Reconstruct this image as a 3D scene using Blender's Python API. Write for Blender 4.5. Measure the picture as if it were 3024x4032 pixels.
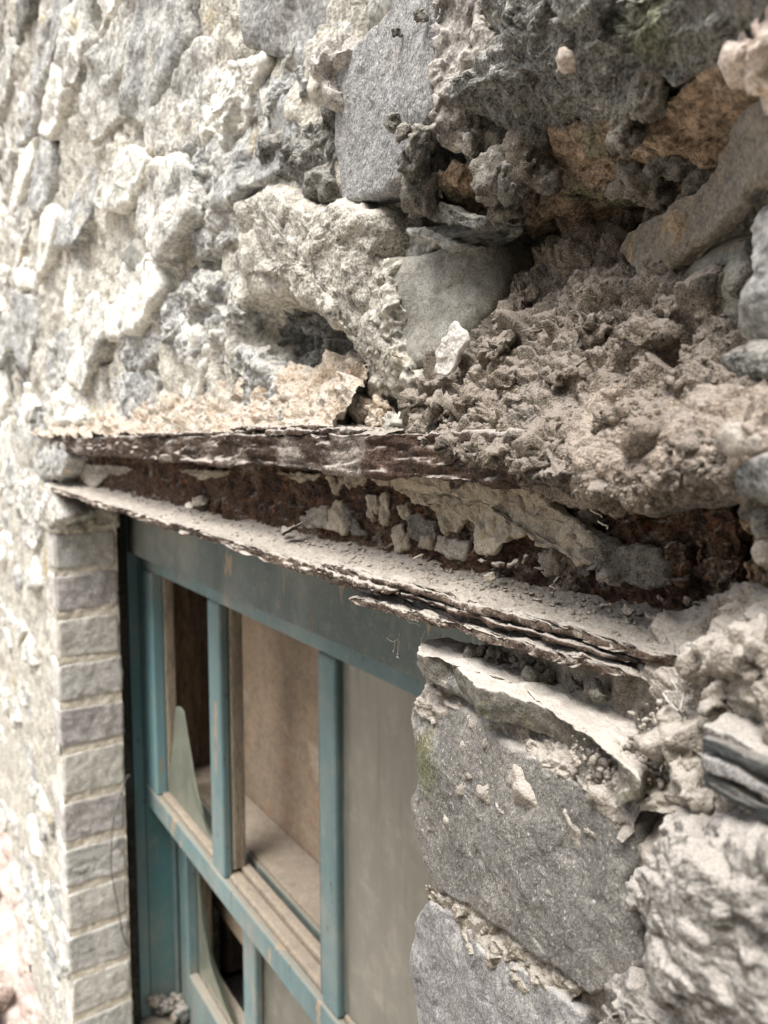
import bpy, math, random
import numpy as np

R_ = math.radians
for o in list(bpy.data.objects):
    bpy.data.objects.remove(o, do_unlink=True)
scene = bpy.context.scene
COL = scene.collection

# ------------------------------------------------------------------ camera
EYE = np.array([0.0, 0.0, 1.6])          # eye height: the beam over the window is level with the eye
FPX = 3028.0                             # focal length in photo pixels (26 mm phone lens)
PITCH = math.atan2(283.0, FPX)           # looking slightly down
YAW = math.atan2(2013.0, math.hypot(FPX, 283.0))   # angle between view and the wall's run
FH = np.array([-math.cos(YAW), math.sin(YAW), 0.0])
RIGHT = np.array([math.sin(YAW), math.cos(YAW), 0.0])
FWD = FH * math.cos(PITCH) + np.array([0, 0, -math.sin(PITCH)])
UP = FH * math.sin(PITCH) + np.array([0, 0, math.cos(PITCH)])
cam_data = bpy.data.cameras.new('camera')
cam = bpy.data.objects.new('camera', cam_data)
COL.objects.link(cam)
cam.location = EYE
import mathutils
cam.rotation_euler = mathutils.Matrix([[RIGHT[i], UP[i], -FWD[i]] for i in range(3)]).to_euler()
cam_data.sensor_fit = 'HORIZONTAL'
cam_data.sensor_width = 36.0
cam_data.lens = 36.0 * FPX / 3024.0
cam_data.clip_start = 0.005
cam_data.clip_end = 3000
cam_data.dof.use_dof = True
cam_data.dof.focus_distance = 0.36
cam_data.dof.aperture_fstop = 36.0 / 2.1
scene.camera = cam

# ------------------------------------------------------------------ sky, sun, exposure
SUN_DIR = mathutils.Vector((0.14, -0.43, 0.89)).normalized()     # towards the sun
world = bpy.data.worlds.new('World')
scene.world = world
world.use_nodes = True
wn = world.node_tree
sky = wn.nodes.new('ShaderNodeTexSky')
sky.sky_type = 'NISHITA'
sky.sun_disc = False
sky.sun_elevation = math.asin(SUN_DIR.z)
sky.sun_rotation = math.atan2(SUN_DIR.x, SUN_DIR.y)
sky.dust_density = 5.0
sky.air_density = 1.0
sky.ozone_density = 0.6
wn.links.new(sky.outputs[0], wn.nodes['Background'].inputs[0])
wn.nodes['Background'].inputs[1].default_value = 0.10
sun_data = bpy.data.lights.new('sun', 'SUN')
sun_data.energy = 2.9
sun_data.angle = R_(38)
sun_data.color = (1.0, 0.985, 0.965)
sun = bpy.data.objects.new('sun', sun_data)
COL.objects.link(sun)
sun.rotation_euler = SUN_DIR.to_track_quat('Z', 'Y').to_euler()
sun.location = (-3, -4, 6)
scene.view_settings.view_transform = 'Standard'
scene.view_settings.look = 'None'
scene.view_settings.gamma = 1.0
scene.view_settings.exposure = 1.1
scene.view_settings.use_curve_mapping = False

# ------------------------------------------------------------------ numeric helpers
def ray(u, v):
    return FWD + RIGHT * ((u - 1512.0) / FPX) + UP * ((2016.0 - v) / FPX)
def PY(u, v, Y):
    """point of the wall at depth Y (metres into the wall from the eye) seen at photo pixel u, v"""
    d = ray(u, v)
    return EYE + d * (Y / d[1])
def PZ(u, v, z):
    """point at height z (relative to the eye) seen at photo pixel u, v"""
    d = ray(u, v)
    return EYE + d * (z / d[2])
def PX(u, v, L):
    d = ray(u, v)
    return EYE + d * (-L / d[0])
def W(L, Y, z):
    """along the wall L, into the wall Y, height relative to the eye"""
    return np.array([-L, Y, 1.6 + z])
def project(p):
    q = np.asarray(p, float) - EYE
    f = q @ FWD
    return 1512 + FPX * (q @ RIGHT) / f, 2016 - FPX * (q @ UP) / f

def _h(ix, iy, iz, s):
    n = (ix.astype(np.uint32) * np.uint32(374761393) + iy.astype(np.uint32) * np.uint32(668265263)
         + iz.astype(np.uint32) * np.uint32(2147483647 - 1013) + np.uint32((s * 974711 + 12345) & 0xffffffff))
    n = (n ^ (n >> np.uint32(13))) * np.uint32(1274126177)
    n = (n ^ (n >> np.uint32(16))) * np.uint32(2246822519)
    return n ^ (n >> np.uint32(15))
def _f(n):
    return (n & np.uint32(0xffffff)).astype(np.float32) / np.float32(0xffffff)
def perlin(p, seed=0):
    p = p.astype(np.float32)
    i = np.floor(p).astype(np.int32)
    f = p - i
    w = f * f * f * (f * (f * 6 - 15) + 10)
    out = np.zeros(len(p), np.float32)
    for dx in (0, 1):
        for dy in (0, 1):
            for dz in (0, 1):
                h = _h(i[:, 0] + dx, i[:, 1] + dy, i[:, 2] + dz, seed)
                gx = (h & np.uint32(1023)).astype(np.float32) / 511.5 - 1
                gy = ((h >> np.uint32(10)) & np.uint32(1023)).astype(np.float32) / 511.5 - 1
                gz = ((h >> np.uint32(20)) & np.uint32(1023)).astype(np.float32) / 511.5 - 1
                g = gx * (f[:, 0] - dx) + gy * (f[:, 1] - dy) + gz * (f[:, 2] - dz)
                wx = w[:, 0] if dx else 1 - w[:, 0]
                wy = w[:, 1] if dy else 1 - w[:, 1]
                wz = w[:, 2] if dz else 1 - w[:, 2]
                out += g * wx * wy * wz
    return out
def fbm(p, octaves=4, seed=0, gain=0.5):
    a, s, out = 1.0, 1.0, 0
    for k in range(octaves):
        out = out + a * perlin(p * s + 17.3 * k, seed + k)
        a *= gain; s *= 2.03
    return out
def worley(p, seed=0):
    p = p.astype(np.float32)
    i = np.floor(p - 0.5).astype(np.int32)
    best = np.full(len(p), 9.0, np.float32); second = best.copy()
    bid = np.zeros(len(p), np.uint32)
    bv = np.zeros((len(p), 3), np.float32)
    for dx in (0, 1):
        for dy in (0, 1):
            for dz in (0, 1):
                cx, cy, cz = i[:, 0] + dx, i[:, 1] + dy, i[:, 2] + dz
                h = _h(cx, cy, cz, seed)
                q = np.stack([cx + 0.1 + (h & np.uint32(1023)).astype(np.float32) / 1279,
                              cy + 0.1 + ((h >> np.uint32(10)) & np.uint32(1023)).astype(np.float32) / 1279,
                              cz + 0.1 + ((h >> np.uint32(20)) & np.uint32(1023)).astype(np.float32) / 1279], 1)
                d = p - q
                r = np.sqrt((d * d).sum(1))
                m = r < best
                second = np.where(m, best, np.minimum(second, r))
                best = np.where(m, r, best)
                bid = np.where(m, h, bid)
                bv[m] = d[m]
    return best, second, bid, bv
def facets(p, seed=0, k=42.0):
    """broken stone: planes tilted at random per cell, blended narrowly where cells meet"""
    p = p.astype(np.float32)
    i = np.floor(p - 0.5).astype(np.int32)
    sw = np.full(len(p), 1e-9, np.float32); sh = np.zeros(len(p), np.float32)
    for dx in (0, 1):
        for dy in (0, 1):
            for dz in (0, 1):
                cx, cy, cz = i[:, 0] + dx, i[:, 1] + dy, i[:, 2] + dz
                h = _h(cx, cy, cz, seed)
                d0 = p[:, 0] - cx - 0.1 - (h & np.uint32(1023)).astype(np.float32) / 1279
                d1 = p[:, 1] - cy - 0.1 - ((h >> np.uint32(10)) & np.uint32(1023)).astype(np.float32) / 1279
                d2 = p[:, 2] - cz - 0.1 - ((h >> np.uint32(20)) & np.uint32(1023)).astype(np.float32) / 1279
                w = np.exp(-k * (d0 * d0 + d1 * d1 + d2 * d2))
                g = 1.6 * ((_f(h >> np.uint32(3)) - 0.5) * d0 + (_f(h * np.uint32(31)) - 0.5) * d1 + (_f(h * np.uint32(7919)) - 0.5) * d2)
                sh += w * (g + 0.8 * (_f(h * np.uint32(104729)) - 0.5)); sw += w
    return sh / sw
def relief(P, specs, seed=0):
    """height in metres at world points P; each spec is (kind, amplitude, wavelength[, stretch])"""
    out = np.zeros(len(P), np.float32)
    for k, sp in enumerate(specs):
        kind, amp, wl = sp[:3]
        q = P / wl
        if len(sp) > 3:
            q = q / np.asarray(sp[3])
        s = seed * 31 + k * 7
        if kind == 'fbm':
            out += amp * fbm(q, 4, s)
        elif kind == 'fine':
            out += amp * fbm(q, 2, s)
        elif kind == 'ridge':
            n = 1 - 2.2 * np.abs(fbm(q, 3, s))
            out += amp * n
        elif kind == 'facet':
            q2 = q + 0.35 * np.stack([perlin(q * 1.7, s + 1), perlin(q * 1.7 + 9, s + 2), perlin(q * 1.7 + 19, s + 3)], 1)
            out += amp * facets(q2, s)
        elif kind == 'bill':
            f1, _, bid, _ = worley(q + 0.3 * np.stack([perlin(q * 1.9, s + 1), perlin(q * 1.9 + 9, s + 2), perlin(q * 1.9 + 5, s + 3)], 1), s)
            out += amp * (np.sqrt(np.clip(1 - f1 * f1 * 1.3, 0, 1)) - 0.5) * (0.55 + 0.9 * _f(bid))
        elif kind == 'crack':
            q2 = q + 0.4 * np.stack([perlin(q * 1.5, s + 1), perlin(q * 1.5 + 9, s + 2), perlin(q * 1.5 + 19, s + 3)], 1)
            f1, f2, _, _ = worley(q2, s)
            out -= amp * np.exp(-((f2 - f1) / 0.10) ** 2) * np.clip(0.6 + 1.6 * perlin(q * 0.6, s + 5), 0, 1.2)
        elif kind == 'gran':
            n = perlin(q, s)
            out += amp * np.clip(n * 2.2, -0.4, 1.5) ** 3
        elif kind == 'pit':
            n = fbm(q, 2, s)
            out -= amp * np.clip((n - 0.28) * 5, 0, 1)
        elif kind == 'step':
            n = fbm(q, 3, s) * 3.0
            fl = np.floor(n); fr = n - fl
            out += amp * (fl + np.clip((fr - 0.5) * 5 + 0.5, 0, 1))
    return out
def vec_warp(P, amp, wl, seed):
    q = P / wl
    return P + amp * np.stack([fbm(q, 3, seed), fbm(q + 31.7, 3, seed + 5), fbm(q + 63.1, 3, seed + 9)], 1)

# ------------------------------------------------------------------ object helpers
def thing(name, label, cat, loc, group=None):
    o = bpy.data.objects.new(name, None)
    o.empty_display_size = 0.05
    COL.objects.link(o)
    o.location = loc
    o['label'] = label; o['category'] = cat; o['kind'] = 'thing'
    if group: o['group'] = group
    return o
def world_loc(parent):
    v = np.zeros(3)
    while parent is not None:
        v = v + np.array(parent.location); parent = parent.parent
    return v
def mesh_obj(name, V, F, mat, parent=None, kind=None, smooth=True, origin=None):
    """V world points (n,3); F (m,3) or (m,4) ints, or a list of such arrays"""
    base = world_loc(parent)
    loc = np.zeros(3)
    if parent is None:
        loc = np.asarray(origin if origin is not None else np.array([V[:, 0].mean(), V[:, 1].mean(), V[:, 2].min()]), float)
        base = loc
    me = bpy.data.meshes.new(name)
    Fs = F if isinstance(F, list) else [F]
    me.vertices.add(len(V))
    me.vertices.foreach_set('co', (V - base).astype(np.float32).ravel())
    nl = sum(f.size for f in Fs); nf = sum(len(f) for f in Fs)
    me.loops.add(nl)
    me.loops.foreach_set('vertex_index', np.concatenate([f.ravel() for f in Fs]).astype(np.int32))
    me.polygons.add(nf)
    tot = np.concatenate([np.full(len(f), f.shape[1], np.int32) for f in Fs])
    start = np.concatenate([[0], np.cumsum(tot)[:-1]]).astype(np.int32)
    me.polygons.foreach_set('loop_start', start)
    me.polygons.foreach_set('use_smooth', np.full(nf, smooth))
    me.update(calc_edges=True)
    me.validate()
    me.materials.append(mat)
    o = bpy.data.objects.new(name, me)
    COL.objects.link(o)
    if parent is not None: o.parent = parent
    else: o.location = loc
    if kind: o['kind'] = kind
    return o
def grid_faces(n, m, wrap=False):
    a = np.arange(n * m).reshape(n, m)
    if wrap:
        a = np.concatenate([a, a[:, :1]], 1)
    return np.stack([a[:-1, :-1], a[:-1, 1:], a[1:, 1:], a[1:, :-1]], -1).reshape(-1, 4)
def grid_normals(P, wrap=False):
    """P (n,m,3) -> unit normals"""
    du = np.gradient(P, axis=0)
    if wrap:
        dv = (np.roll(P, -1, 1) - np.roll(P, 1, 1)) * 0.5
    else:
        dv = np.gradient(P, axis=1)
    n = np.cross(du, dv)
    l = np.linalg.norm(n, axis=-1, keepdims=True)
    return n / np.maximum(l, 1e-12)
def px_size(p):
    return np.linalg.norm(np.asarray(p) - EYE) / 769.0

SEED = [100]
def next_seed():
    SEED[0] += 1
    return SEED[0]

def resample(O, n):
    C = np.vstack([O, O[:1]])
    seg = np.linalg.norm(np.diff(C, axis=0), axis=1)
    t = np.concatenate([[0], np.cumsum(seg)])
    tt = np.linspace(0, t[-1], n, endpoint=False)
    return np.stack([np.interp(tt, t, C[:, k]) for k in range(3)], 1)

def slab(name, outline, mat, parent=None, Y=None, depth=0.03, D=(0, 1, 0), r=0.004, bulge=0.002, specs=(), warp=(0.003, 0.03),
         res=1.2, centre=None, sm=2, seed=None, cap=60000, kind=None, label=None):
    """A stone, flake or plate: traced front outline, rounded arris, sides running back by `depth` along D, carved relief."""
    seed = seed or next_seed()
    if isinstance(outline, np.ndarray):
        O = outline.astype(float)
    else:
        O = np.array([PY(p[0], p[1], p[2] if len(p) > 2 else Y) for p in outline])
    D = np.asarray(D, float); D = D / np.linalg.norm(D)
    c = O.mean(0) if centre is None else np.asarray(centre, float)
    per = np.linalg.norm(np.diff(np.vstack([O, O[:1]]), axis=0), axis=1).sum()
    e = res * 1.45 * px_size(c); cap = int(cap * 0.26)
    rad = np.linalg.norm(O - c, axis=1).mean()
    nf = max(5, int(rad / e)); n = max(24, int(per / e)); ns = max(3, int((depth) / (e * 2.5)))
    ns = min(ns, 12)
    while n * (nf + ns) > cap:
        n = int(n * 0.93); nf = max(5, int(nf * 0.93))
    O = resample(O, n)
    k = max(1, int(n * 0.006))
    for _ in range(sm):
        for q in range(k):
            O = 0.5 * O + 0.25 * (np.roll(O, 1, 0) + np.roll(O, -1, 0))
    rings = []
    for j in range(ns):                                     # sides, from the back to the arris
        t = j / ns
        s = 0.90 + 0.10 * min(1.0, t * 2.0)
        rings.append(c + (O - c) * s + D * (r + (depth - r) * (1 - t)))
    R = np.linalg.norm(O - c, axis=1, keepdims=True)
    for j in range(nf):
        t = j / nf
        s = 1 - t ** 1.15
        ee = (1 - s) * R
        x = np.clip(ee / r, 0, 1)
        yo = r * (1 - np.sqrt(np.clip(1 - (1 - x) ** 2, 0, 1)))
        rings.append(c + (O - c) * s + D * (yo - bulge * (1 - s * s)))
    P = np.stack(rings)                                     # (R, n, 3)
    Nn = grid_normals(P, True)
    # orient outwards: front normals look along -D
    if (Nn[-3] @ D).mean() > 0: Nn = -Nn; flip = True
    else: flip = False
    Nn[-1] = -D
    shape = P.shape
    V = P.reshape(-1, 3); NV = Nn.reshape(-1, 3)
    V0 = V
    if warp: V = vec_warp(V, warp[0], warp[1], seed)
    if specs:
        V = V + NV * relief(V0, specs, seed)[:, None]
    F = grid_faces(shape[0], shape[1], True)
    last = (shape[0] - 1) * n + np.arange(n)
    cv = V[last].mean(0)
    V = np.vstack([V, cv[None]])
    T = np.stack([last, np.roll(last, -1), np.full(n, len(V) - 1)], 1)
    if flip: F = F[:, ::-1]; T = T[:, ::-1]
    o = mesh_obj(name, V, [F, T], mat, parent, kind)
    if label: o['label'] = label
    return o

def cr(P, t):
    n = len(P) - 1
    i = np.clip(np.floor(t).astype(int), 0, n - 1); f = (t - i)
    g = lambda k: P[np.clip(k, 0, n)]
    p0, p1, p2, p3 = g(i - 1), g(i), g(i + 1), g(i + 2)
    f = f.reshape((-1,) + (1,) * (P.ndim - 1))
    return 0.5 * (2 * p1 + (p2 - p0) * f + (2 * p0 - 5 * p1 + 4 * p2 - p3) * f * f + (3 * p1 - p0 - 3 * p2 + p3) * f ** 3)
def patch_points(ctrl, n, m):
    C = np.array(ctrl, float)
    A = cr(C, np.linspace(0, C.shape[0] - 1, n))
    B = cr(A.transpose(1, 0, 2), np.linspace(0, C.shape[1] - 1, m)).transpose(1, 0, 2)
    return B
def patch(name, ctrl, mat, parent=None, n=200, m=200, specs=(), warp=None, seed=None, kind=None, toward=(0, -1, 0.5), ret=False, mod=None):
    """A free-form surface through a net of world points with carved relief"""
    seed = seed or next_seed()
    P = patch_points(ctrl, n, m)
    N = grid_normals(P)
    flip = False
    if (N.reshape(-1, 3) @ np.asarray(toward)).mean() < 0: N = -N; flip = True
    V = P.reshape(-1, 3); NV = N.reshape(-1, 3)
    V0 = V
    if warp: V = vec_warp(V, warp[0], warp[1], seed)
    if specs:
        h = relief(V0, specs, seed)
        if mod is not None: h = h * mod(V0)
        V = V + NV * h[:, None]
    F = grid_faces(n, m)
    F = F[:, ::-1] if flip else F
    o = mesh_obj(name, V, F, mat, parent, kind)
    return (o, V.reshape(n, m, 3), N) if ret else o

_ico = {}
def ico(sub):
    if sub not in _ico:
        import bmesh
        bm = bmesh.new(); bmesh.ops.create_icosphere(bm, subdivisions=sub, radius=1.0)
        V = np.array([v.co[:] for v in bm.verts]); F = np.array([[v.index for v in f.verts] for f in bm.faces])
        bm.free(); _ico[sub] = (V, F)
    return _ico[sub]
def rotm(rng):
    q = rng.normal(size=4); q /= np.linalg.norm(q)
    w, x, y, z = q
    return np.array([[1 - 2 * (y * y + z * z), 2 * (x * y - z * w), 2 * (x * z + y * w)],
                     [2 * (x * y + z * w), 1 - 2 * (x * x + z * z), 2 * (y * z - x * w)],
                     [2 * (x * z - y * w), 2 * (y * z + x * w), 1 - 2 * (x * x + y * y)]])
def lump(name, c, rad, mat, parent=None, specs=(), warp=(0.25, 1.1), seed=None, sub=None, rot=None, kind=None, label=None):
    """A clod: ellipsoid of radii rad about c, broken up by warping and relief (both in world size)"""
    seed = seed or next_seed()
    c = np.asarray(c, float); rad = np.asarray(rad, float) * np.ones(3)
    if sub is None:
        pix = rad.max() / px_size(c)
        sub = 3 if pix < 10 else 4 if pix < 34 else 5
    V, F = ico(sub)
    rng = np.random.default_rng(seed)
    M = rotm(rng) if rot is None else rot
    U = V + warp[0] * np.stack([fbm(V / warp[1] + seed, 3, seed), fbm(V / warp[1] + seed + 7, 3, seed + 3), fbm(V / warp[1] + seed + 13, 3, seed + 6)], 1) * 2
    Q = (U * rad) @ M.T
    NV = (V / rad) @ M.T
    NV /= np.linalg.norm(NV, axis=1, keepdims=True)
    Q = Q + c
    if specs: Q = Q + NV * relief(Q, specs, seed)[:, None]
    o = mesh_obj(name, Q, F, mat, parent, kind)
    if label: o['label'] = label
    return o
def crumbs(name, pts, sizes, mat, parent, seed=None, sub=1, flat=1.0, kind='stuff'):
    """grains and crumbs too small to pick apart: one mesh"""
    seed = seed or next_seed()
    rng = np.random.default_rng(seed)
    V0, F0 = ico(sub)
    protos = []
    for k in range(10):
        v = V0 + 0.45 * np.stack([perlin(V0 * 1.3 + k * 9.1, 3), perlin(V0 * 1.3 + k * 9.1 + 40, 4), perlin(V0 * 1.3 + k * 9.1 + 80, 5)], 1)
        protos.append(v * rng.uniform(0.6, 1.25, 3))
    Vs, Fs = [], []
    off = 0
    for p, s in zip(pts, sizes):
        v = (protos[rng.integers(10)] @ rotm(rng).T) * s
        if flat != 1.0: v[:, 2] *= flat
        Vs.append(v + p); Fs.append(F0 + off); off += len(V0)
    return mesh_obj(name, np.vstack(Vs), np.vstack(Fs), mat, parent, kind)

# ------------------------------------------------------------------ materials
def mat_new(name):
    m = bpy.data.materials.new(name); m.use_nodes = True
    nt = m.node_tree
    b = nt.nodes['Principled BSDF']
    b.inputs['Specular IOR Level'].default_value = 0.25
    return m, nt, b
def nz(nt, vec, scale, detail=4.0, rough=0.55, dist=0.0):
    n = nt.nodes.new('ShaderNodeTexNoise')
    n.inputs['Scale'].default_value = scale; n.inputs['Detail'].default_value = detail
    n.inputs['Roughness'].default_value = rough; n.inputs['Distortion'].default_value = dist
    nt.links.new(vec, n.inputs['Vector'])
    return n.outputs['Fac']
def mrange(nt, val, a, b, c=0.0, d=1.0):
    n = nt.nodes.new('ShaderNodeMapRange')
    n.interpolation_type = 'SMOOTHSTEP'
    nt.links.new(val, n.inputs[0])
    for i, x in zip((1, 2, 3, 4), (a, b, c, d)): n.inputs[i].default_value = x
    return n.outputs[0]
def mixc(nt, fac, a, b, mode='MIX'):
    n = nt.nodes.new('ShaderNodeMix'); n.data_type = 'RGBA'; n.blend_type = mode
    for sock, val in ((n.inputs[0], fac), (n.inputs[6], a), (n.inputs[7], b)):
        if isinstance(val, bpy.types.NodeSocket): nt.links.new(val, sock)
        elif isinstance(val, (int, float)): sock.default_value = val
        else: sock.default_value = (val[0], val[1], val[2], 1)
    return n.outputs[2]
def mathn(nt, op, a, b=None):
    n = nt.nodes.new('ShaderNodeMath'); n.operation = op
    for s, v in ((n.inputs[0], a), (n.inputs[1], b)):
        if v is None: continue
        if isinstance(v, bpy.types.NodeSocket): nt.links.new(v, s)
        else: s.default_value = v
    return n.outputs[0]
DUST = (0.50, 0.45, 0.40)
def rock(name, a, b, c=None, cthr=0.56, big=18, dust=0.7, dlo=0.15, dhi=0.75, dustcol=DUST, fine=900, var=0.45, bump=0.5, bscale=700,
         stain=None, speck=None, stretch=None, rough=0.93, spec=0.2, at=None, dn_amt=1.1, bdist=0.0012):
    """stone, mortar or rust: two main colours in patches, a third in blotches, grain, and dust lying on what faces up"""
    t = lambda q: None if q is None else (q[0] * 1.0, q[1] * 1.015, q[2] * 0.99)
    a, b, c, dustcol = t(a), t(b), t(c), t(dustcol)
    m, nt, bs = mat_new(name)
    geo = nt.nodes.new('ShaderNodeNewGeometry')
    pos = geo.outputs['Position']
    if stretch:
        mp = nt.nodes.new('ShaderNodeMapping'); mp.inputs['Scale'].default_value = stretch
        mp.inputs['Rotation'].default_value = (0, R_(25), 0)
        nt.links.new(pos, mp.inputs[0]); pv = mp.outputs[0]
    else: pv = pos
    col = mixc(nt, mrange(nt, nz(nt, pv, big, 5, 0.6, 0.4), 0.38, 0.62), a, b)
    if c is not None:
        col = mixc(nt, mrange(nt, nz(nt, pv, big * 1.7, 6, 0.65, 0.8), cthr, cthr + 0.09), col, c)
    if stain is not None:
        col = mixc(nt, mrange(nt, nz(nt, pos, stain[1], 3, 0.5), stain[2], stain[2] + 0.12), col, stain[0])
    for (pt, rad, cc) in (at or []):                        # a moss or iron stain at one place
        vm = nt.nodes.new('ShaderNodeVectorMath'); vm.operation = 'DISTANCE'
        nt.links.new(pos, vm.inputs[0]); vm.inputs[1].default_value = tuple(pt)
        dd = mathn(nt, 'ADD', vm.outputs['Value'], mathn(nt, 'MULTIPLY', mathn(nt, 'SUBTRACT', nz(nt, pos, 1.3 / rad, 5, 0.65), 0.5), rad * 1.8))
        col = mixc(nt, mrange(nt, dd, rad * 0.35, rad, 0.85, 0.0), col, cc)
    g = nz(nt, pv, fine, 3, 0.6)
    g2 = nz(nt, pv, fine * 0.22, 4, 0.65)
    gr = mathn(nt, 'ADD', mrange(nt, g, 0.3, 0.7, 1 - var, 1 + var), mrange(nt, g2, 0.3, 0.7, -var * 0.7, var * 0.7))
    gc = nt.nodes.new('ShaderNodeCombineColor')
    for i in range(3): nt.links.new(gr, gc.inputs[i])
    col = mixc(nt, 1.0, col, gc.outputs[0], 'MULTIPLY')
    if speck is not None:
        sp = mrange(nt, nz(nt, pv, speck[1], 2, 0.5), speck[2], speck[2] + 0.06)
        col = mixc(nt, sp, col, speck[0])
    if dust > 0:
        sx = nt.nodes.new('ShaderNodeSeparateXYZ')
        nt.links.new(geo.outputs['Normal'], sx.inputs[0])
        dn = mathn(nt, 'ADD', sx.outputs[2], mathn(nt, 'MULTIPLY', mathn(nt, 'SUBTRACT', nz(nt, pos, 160, 5, 0.7), 0.5), dn_amt))
        f = mathn(nt, 'MULTIPLY', mrange(nt, dn, dlo, dhi), dust)
        dv = mixc(nt, mrange(nt, nz(nt, pos, 1400, 2, 0.6), 0.35, 0.65), tuple(0.78 * x for x in dustcol), tuple(min(1, 1.15 * x) for x in dustcol))
        dv = mixc(nt, mathn(nt, 'MULTIPLY', nz(nt, pos, 35, 3), 0.5), dv, (0.55, 0.52, 0.485))
        col = mixc(nt, f, col, dv)
    nt.links.new(col, bs.inputs['Base Color'])
    bs.inputs['Roughness'].default_value = rough
    bs.inputs['Specular IOR Level'].default_value = spec
    if bump:
        bn = nt.nodes.new('ShaderNodeBump'); bn.inputs['Strength'].default_value = bump; bn.inputs['Distance'].default_value = bdist
        hb = mathn(nt, 'ADD', nz(nt, pv, bscale, 4, 0.7), mathn(nt, 'MULTIPLY', nz(nt, pv, bscale * 0.25, 3, 0.6), 1.6))
        nt.links.new(hb, bn.inputs['Height'])
        nt.links.new(bn.outputs[0], bs.inputs['Normal'])
    return m

M = {}
GREEN = (0.16, 0.18, 0.09)
M['slate'] = rock('slate_grey', (0.23, 0.232, 0.238), (0.275, 0.273, 0.272), (0.33, 0.315, 0.30), 0.58, 16, 0.5, 0.25, 0.9, fine=800, var=0.4, bump=0.6, bscale=450, bdist=0.002, speck=((0.48, 0.455, 0.43), 600, 0.61))
M['slate_pale'] = rock('slate_pale', (0.34, 0.318, 0.30), (0.42, 0.39, 0.365), (0.26, 0.245, 0.235), 0.58, 30, 0.4, 0.2, 0.9, fine=800, var=0.4)
M['rock_grey'] = rock('rock_grey', (0.11, 0.11, 0.10), (0.195, 0.191, 0.178), (0.31, 0.30, 0.28), 0.56, 22, 0.45, 0.25, 0.95, fine=700, var=0.55, bump=0.8, bscale=500, bdist=0.002, at=[(PY(2540, 60, .2), 0.018, (0.15, 0.155, 0.10))])
M['rock_lime'] = rock('rock_limewashed', (0.34, 0.337, 0.32), (0.47, 0.457, 0.425), (0.58, 0.567, 0.525), 0.53, 18, 0.35, 0.4, 1.0, fine=260, var=0.38, bump=0.5, bscale=170, bdist=0.004, stain=((0.43, 0.365, 0.24), 13, 0.62))
M['rock_mid'] = rock('rock_mid', (0.28, 0.282, 0.28), (0.38, 0.375, 0.36), (0.52, 0.505, 0.46), 0.55, 18, 0.35, 0.4, 1.0, fine=300, var=0.38, bump=0.5, bscale=190, bdist=0.004, stain=((0.38, 0.32, 0.20), 14, 0.64))
M['rock_over'] = rock('rock_overhang', (0.33, 0.315, 0.28), (0.46, 0.435, 0.39), (0.24, 0.225, 0.19), 0.57, 30, 0.45, 0.15, 0.9, fine=700, var=0.5, bump=0.8, stain=((0.30, 0.25, 0.14), 20, 0.64))
M['rock_white'] = rock('rock_white', (0.64, 0.63, 0.59), (0.55, 0.54, 0.50), (0.44, 0.425, 0.38), 0.60, 16, 0.3, 0.3, 0.95, fine=240, var=0.25, bump=0.5, bscale=160, bdist=0.004)
M['rock_dark'] = rock('rock_dark', (0.11, 0.115, 0.115), (0.19, 0.19, 0.18), (0.33, 0.32, 0.29), 0.60, 28, 0.5, 0.15, 0.85, fine=600, var=0.5, bump=0.8)
M['rock_orange'] = rock('rock_orange', (0.22, 0.163, 0.115), (0.29, 0.218, 0.158), (0.35, 0.28, 0.23), 0.55, 30, 0.3, 0.3, 1.0, fine=600, var=0.5, bump=0.8, stain=((0.18, 0.165, 0.115), 25, 0.53))
M['rock_pink'] = rock('rock_pink_white', (0.52, 0.42, 0.37), (0.60, 0.53, 0.47), (0.40, 0.27, 0.18), 0.58, 40, 0.35, 0.2, 0.9, fine=500, var=0.35)
M['smooth_stone'] = rock('smooth_stone', (0.20, 0.197, 0.178), (0.255, 0.245, 0.215), (0.30, 0.29, 0.27), 0.55, 15, 0.35, 0.3, 1.1, fine=1000, var=0.28, bump=0.4, bscale=700)
M['smooth_tan'] = rock('smooth_tan_mortar', (0.165, 0.15, 0.128), (0.21, 0.185, 0.15), (0.27, 0.205, 0.135), 0.56, 22, 0.4, 0.4, 1.1, fine=900, var=0.35, bump=0.5, bscale=600)
M['crumb'] = rock('crumbly_mortar', (0.235, 0.203, 0.168), (0.31, 0.26, 0.212), (0.175, 0.158, 0.134), 0.57, 22, 0.8, 0.12, 0.78, dustcol=(0.46, 0.385, 0.33), fine=1500, var=0.55, bump=1.0, bscale=1300, bdist=0.0018, speck=((0.48, 0.44, 0.39), 500, 0.70))
M['crumb_grey'] = rock('grey_mortar', (0.155, 0.146, 0.13), (0.215, 0.20, 0.175), (0.12, 0.113, 0.10), 0.57, 25, 0.6, 0.25, 0.95, fine=1200, var=0.45, bump=0.8, bscale=1200)
M['lime'] = rock('lime_mortar', (0.45, 0.427, 0.375), (0.38, 0.362, 0.325), (0.30, 0.29, 0.272), 0.57, 16, 0.5, 0.2, 0.9, fine=300, var=0.4, bump=0.6, bscale=230, bdist=0.004, stain=((0.37, 0.315, 0.20), 12, 0.63))
M['limelump'] = rock('pink_lime_lumps', (0.44, 0.385, 0.325), (0.40, 0.315, 0.24), (0.50, 0.465, 0.415), 0.54, 45, 0.5, 0.2, 0.9, fine=700, var=0.35, bump=0.8, bscale=500, bdist=0.002)
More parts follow.
